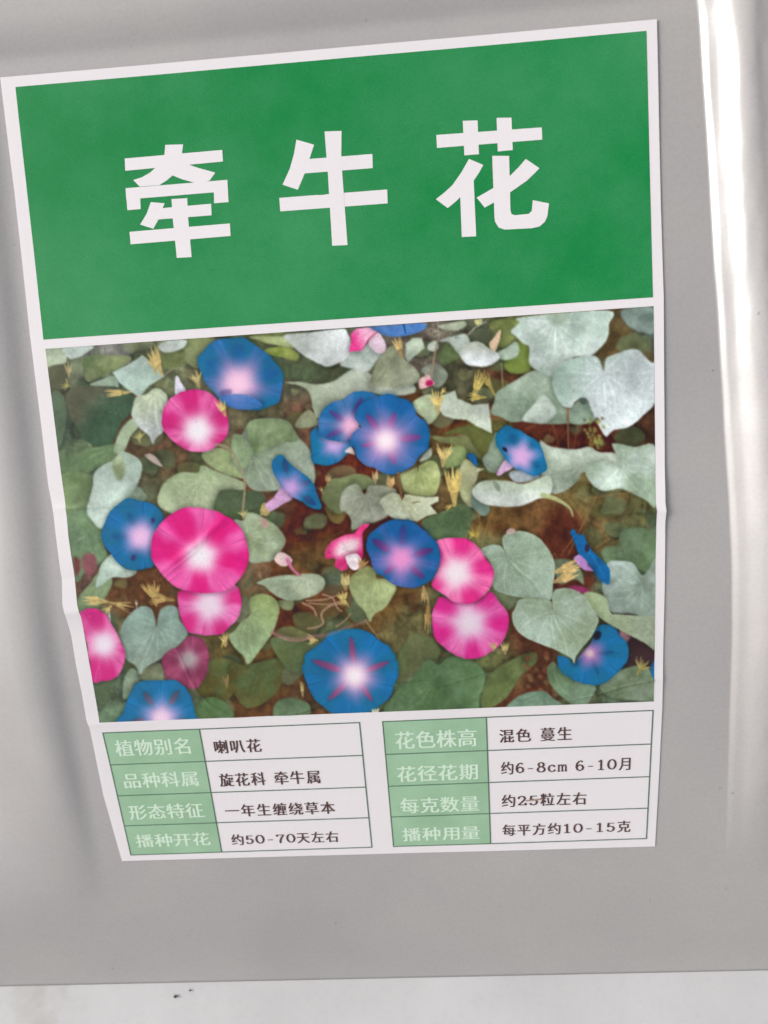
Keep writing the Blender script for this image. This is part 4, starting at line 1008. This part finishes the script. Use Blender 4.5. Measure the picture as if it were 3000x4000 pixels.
# buds and wilted flowers
stroke('C', [(795,560),(812,470),(825,380),(850,260)], (160,130,110), 20, 14, alpha=.7)
L('C', [(698,592),(770,548),(800,588),(822,620),(780,642),(710,662)], (228,184,182), shadow=.15)
L('C', [(760,600),(800,590),(815,620),(785,640),(755,632)], (184,30,92), soft=12, shadow=0)
L('F', [(670,800),(690,755),(730,738),(792,770),(815,812),(760,852),(710,842)], (228,206,198), (214,180,180))
stroke('F', [(775,800),(800,850),(835,895),(880,930)], (198,112,150), 34, 14)
L('H', [(262,370),(290,338),(330,345),(335,368),(280,385)], (188,160,156))
L('C', [(1265,300),(1300,250),(1355,185),(1355,240),(1320,350),(1290,350)], (218,190,158), shadow=.15)
Y = (206, 182, 116)
for a in [('A',1110,545,112,250,40,8,Y,30),('A',1060,540,100,160,60,5,Y,22),('A',360,570,95,140,30,3,(176,160,118),18),('A',380,640,170,90,120,5,(150,146,86),14),('A',850,690,182,200,24,5,Y,22),
          ('A',930,1100,100,110,120,6,(176,172,106),18),('A',1410,650,110,150,80,6,(190,172,116),22),('A',1620,880,110,150,40,4,Y,26),('C',560,410,105,200,34,6,(196,168,110),24),
          ('C',850,860,92,200,70,6,(214,190,118),30),('C',870,700,40,70,80,4,(214,190,118),12),('C',1130,760,72,270,26,5,(196,176,98),26),('C',1310,710,118,240,22,4,(180,160,92),20),
          ('C',1240,730,180,150,30,4,(200,180,98),18),('C',890,1290,85,190,75,8,Y,28),('C',985,1600,92,300,42,9,(212,186,110),40),('C',980,1600,200,90,50,4,(190,160,90),12),
          ('C',345,1425,92,110,14,3,(190,166,120),22),('C',468,1470,90,110,20,4,(196,160,108),30),('F',420,470,90,90,120,6,(186,174,118),16),('F',560,440,60,100,40,3,(190,172,116),16),
          ('F',1245,1040,92,130,30,5,(196,180,120),30),('F',1230,1150,100,100,80,6,(200,184,112),24),('F',1230,1100,270,90,60,4,(196,176,104),20),('F',1105,190,88,90,20,3,(170,140,100),22),
          ('F',1060,260,110,60,60,3,(160,160,110),10),('F',1020,1450,178,90,90,6,Y,20),('F',265,1420,272,100,60,5,(176,160,84),16),('E',560,930,175,200,16,5,Y,30),
          ('E',560,930,-14,220,26,5,(190,164,106),16),('E',600,960,230,90,60,4,Y,14),('E',960,960,105,210,70,9,(190,160,96),30),('E',1100,920,172,200,50,8,(176,148,90),24),
          ('G',735,810,-82,150,20,4,(186,156,104),24),('G',775,930,-92,270,10,3,(180,148,90),24),('H',660,690,18,200,26,6,(222,188,124),34),('H',655,770,22,200,22,6,(222,188,124),34),
          ('K',1320,690,60,150,120,9,(162,150,88),20),('G',1300,1330,90,80,50,4,(184,164,110),18),('G',1395,1350,92,90,40,4,(184,164,110),22),('G',1110,420,60,80,140,7,(190,170,80),14),
          ('G',1180,470,100,150,60,6,(160,140,70),10),('J',485,870,95,120,10,4,(196,178,120),12),('J',1075,1020,95,60,40,3,(214,204,180),24),('E',800,980,90,80,10,2,(210,208,190),8),
          ('E',590,1090,102,100,10,2,(200,196,200),8),('C',1180,150,95,60,60,6,(190,188,130),26),('E',1520,1290,100,110,60,6,(190,170,110),18),('D',1000,1250,95,120,60,6,(140,140,74),14),
          ('C',1220,1310,190,90,30,3,(190,190,160),14),('I',1220,790,100,110,20,3,(150,130,80),18),('F',560,900,250,60,60,3,(150,120,90),12),('F',1360,880,70,110,50,4,(176,140,90),26)]:
    spray(*a)
# stems
stroke('B', [(90,1110),(190,1140),(270,1250),(315,1360),(325,1480),(310,1650)], (150,138,106), 20, 18, alpha=.85)
stroke('C', [(530,1340),(545,1450),(560,1560)], (124,92,62), 22, 12)
stroke('C', [(690,1290),(690,1330)], (80,80,40), 14, 6)
for pts, w0 in (([(930,1130),(1080,1120),(1190,1080)], 16), ([(950,1150),(1100,1160),(1210,1130)], 12), ([(1200,1150),(1110,1175),(1050,1240),(1065,1310),(1010,1345),(940,1355)], 22), ([(900,1150),(980,1190),(1010,1250)], 22),
                ([(1060,1080),(1140,1110),(1180,1190),(1215,1215)], 16), ([(1170,1340),(1240,1290),(1290,1230)], 12)):
    stroke('F', pts, (166,134,108), w0, w0 * .7, alpha=.8)
stroke('J', [(240,350),(330,390),(440,410),(560,385),(700,365),(820,320),(920,285),(1010,255)], (160,112,108), 40, 20, alpha=.5, soft=10)
stroke('J', [(240,350),(330,400),(440,420),(560,395)], (176,134,126), 10, 6, alpha=.6)
stroke('J', [(990,250),(1040,320),(1100,400)], (160,130,96), 18, 8, alpha=.7)
stroke('M', [(380,1),(420,1)], (0,0,0), 1)
stroke('A', [(1120,560),(1200,500),(1300,500)], (150,146,116), 14, 10, alpha=.6)
stroke('C', [(1100,220),(1160,160),(1240,120)], (186,190,170), 16, 10, alpha=.6)
stroke('C', [(850,120),(860,260)], (170,160,140), 14, 10, alpha=.6)
for i in range(26):
    x = RNG.uniform(740, 1020); y = RNG.uniform(130, 260)
    stroke('C', [(x, y), (x + RNG.uniform(-70, 70), y + RNG.uniform(-30, 30))], RNG.choice([(170,160,144), (110,100,84), (190,184,170)]), 8, 4, alpha=.5)
# bites, spots
stroke('G', [(650,132),(690,124),(710,128)], (86,70,50), 8, 4)
for i in range(170):
    x = RNG.uniform(150, 1560); y = RNG.uniform(60, 1010)
    shape('M', [(x, y), (x + 1.1, y - .8), (x + 1.9, y + .3), (x + .9, y + 1)], RNG.choice([(226,220,214), (210,204,196), (70,60,50)]), soft=2.5, shadow=0, alpha=RNG.uniform(.3, .8), smooth=False)

# slight ink bleed, then grain
Gc = CAN.reshape(NVV, NU, 3)
for _ in range(1):
    Gc[1:-1] = .25 * Gc[:-2] + .5 * Gc[1:-1] + .25 * Gc[2:]
    Gc[:, 1:-1] = .25 * Gc[:, :-2] + .5 * Gc[:, 1:-1] + .25 * Gc[:, 2:]
CAN = Gc.reshape(-1, 3)
g = .05 * (np.random.RandomState(3).rand(len(PX)) - .5)
CAN *= (1 + g)[:, None]
CAN += 2.2
CAN[:] = np.clip(CAN, 3, 250)
COLS = np.clip((lin(CAN) - .012) * KA * 1.03, 0.002, 1).reshape(NVV, NU, 3)

# film creases of the lamination, as real relief
def crease(X, V):
    px, py = PX.reshape(X.shape), PY.reshape(X.shape)
    h = np.zeros_like(X)
    def ridge(pts, wd, amp):
        nonlocal h
        P = np.array(pts, float)
        m = (px > P[:, 0].min() - 60) & (px < P[:, 0].max() + 60) & (py > P[:, 1].min() - 60) & (py < P[:, 1].max() + 60)
        x = px[m]; y = py[m]; best = np.full(len(x), 1e9); n = len(P) - 1; fade = np.zeros(len(x))
        for i in range(n):
            (ax, ay), (bx, by) = P[i], P[i + 1]; ex, ey = bx - ax, by - ay; Lq = ex * ex + ey * ey
            t = np.clip(((x - ax) * ex + (y - ay) * ey) / Lq, 0, 1)
            d = np.hypot(x - ax - t * ex, y - ay - t * ey); u = (i + t) / n
            up = d < best; best = np.where(up, d, best); fade = np.where(up, np.sin(np.pi * np.clip(u * .94 + .03, 0, 1)) ** .5, fade)
        h[m] = np.maximum(h[m], amp * fade * np.exp(-(best / wd) ** 2))
    ridge([(620, 2245), (700, 2180), (790, 2110), (890, 2010)], 15, .00030)
    ridge([(625, 2265), (710, 2195), (800, 2120)], 8, .00018)
    ridge([(690, 2530), (740, 2640), (770, 2700), (830, 2760), (910, 2800), (1050, 2812), (1180, 2780), (1280, 2740)], 7, .00022)
    ridge([(2180, 2745), (2330, 2712), (2450, 2675), (2580, 2650)], 5, .00020)
    ridge([(1650, 2700), (1800, 2655), (2000, 2590)], 6, .00010)
    ridge([(100, 1993), (240, 1990), (420, 1975)], 9, .00016)
    ridge([(2050, 1960), (2300, 1968), (2560, 1985)], 9, .00013)
    return h
offs = .00006 + crease(Xg, Vg)
grid_mesh("picture_print", surf(Xg, Vg, offs), M_PICT, label_root, True, COLS)
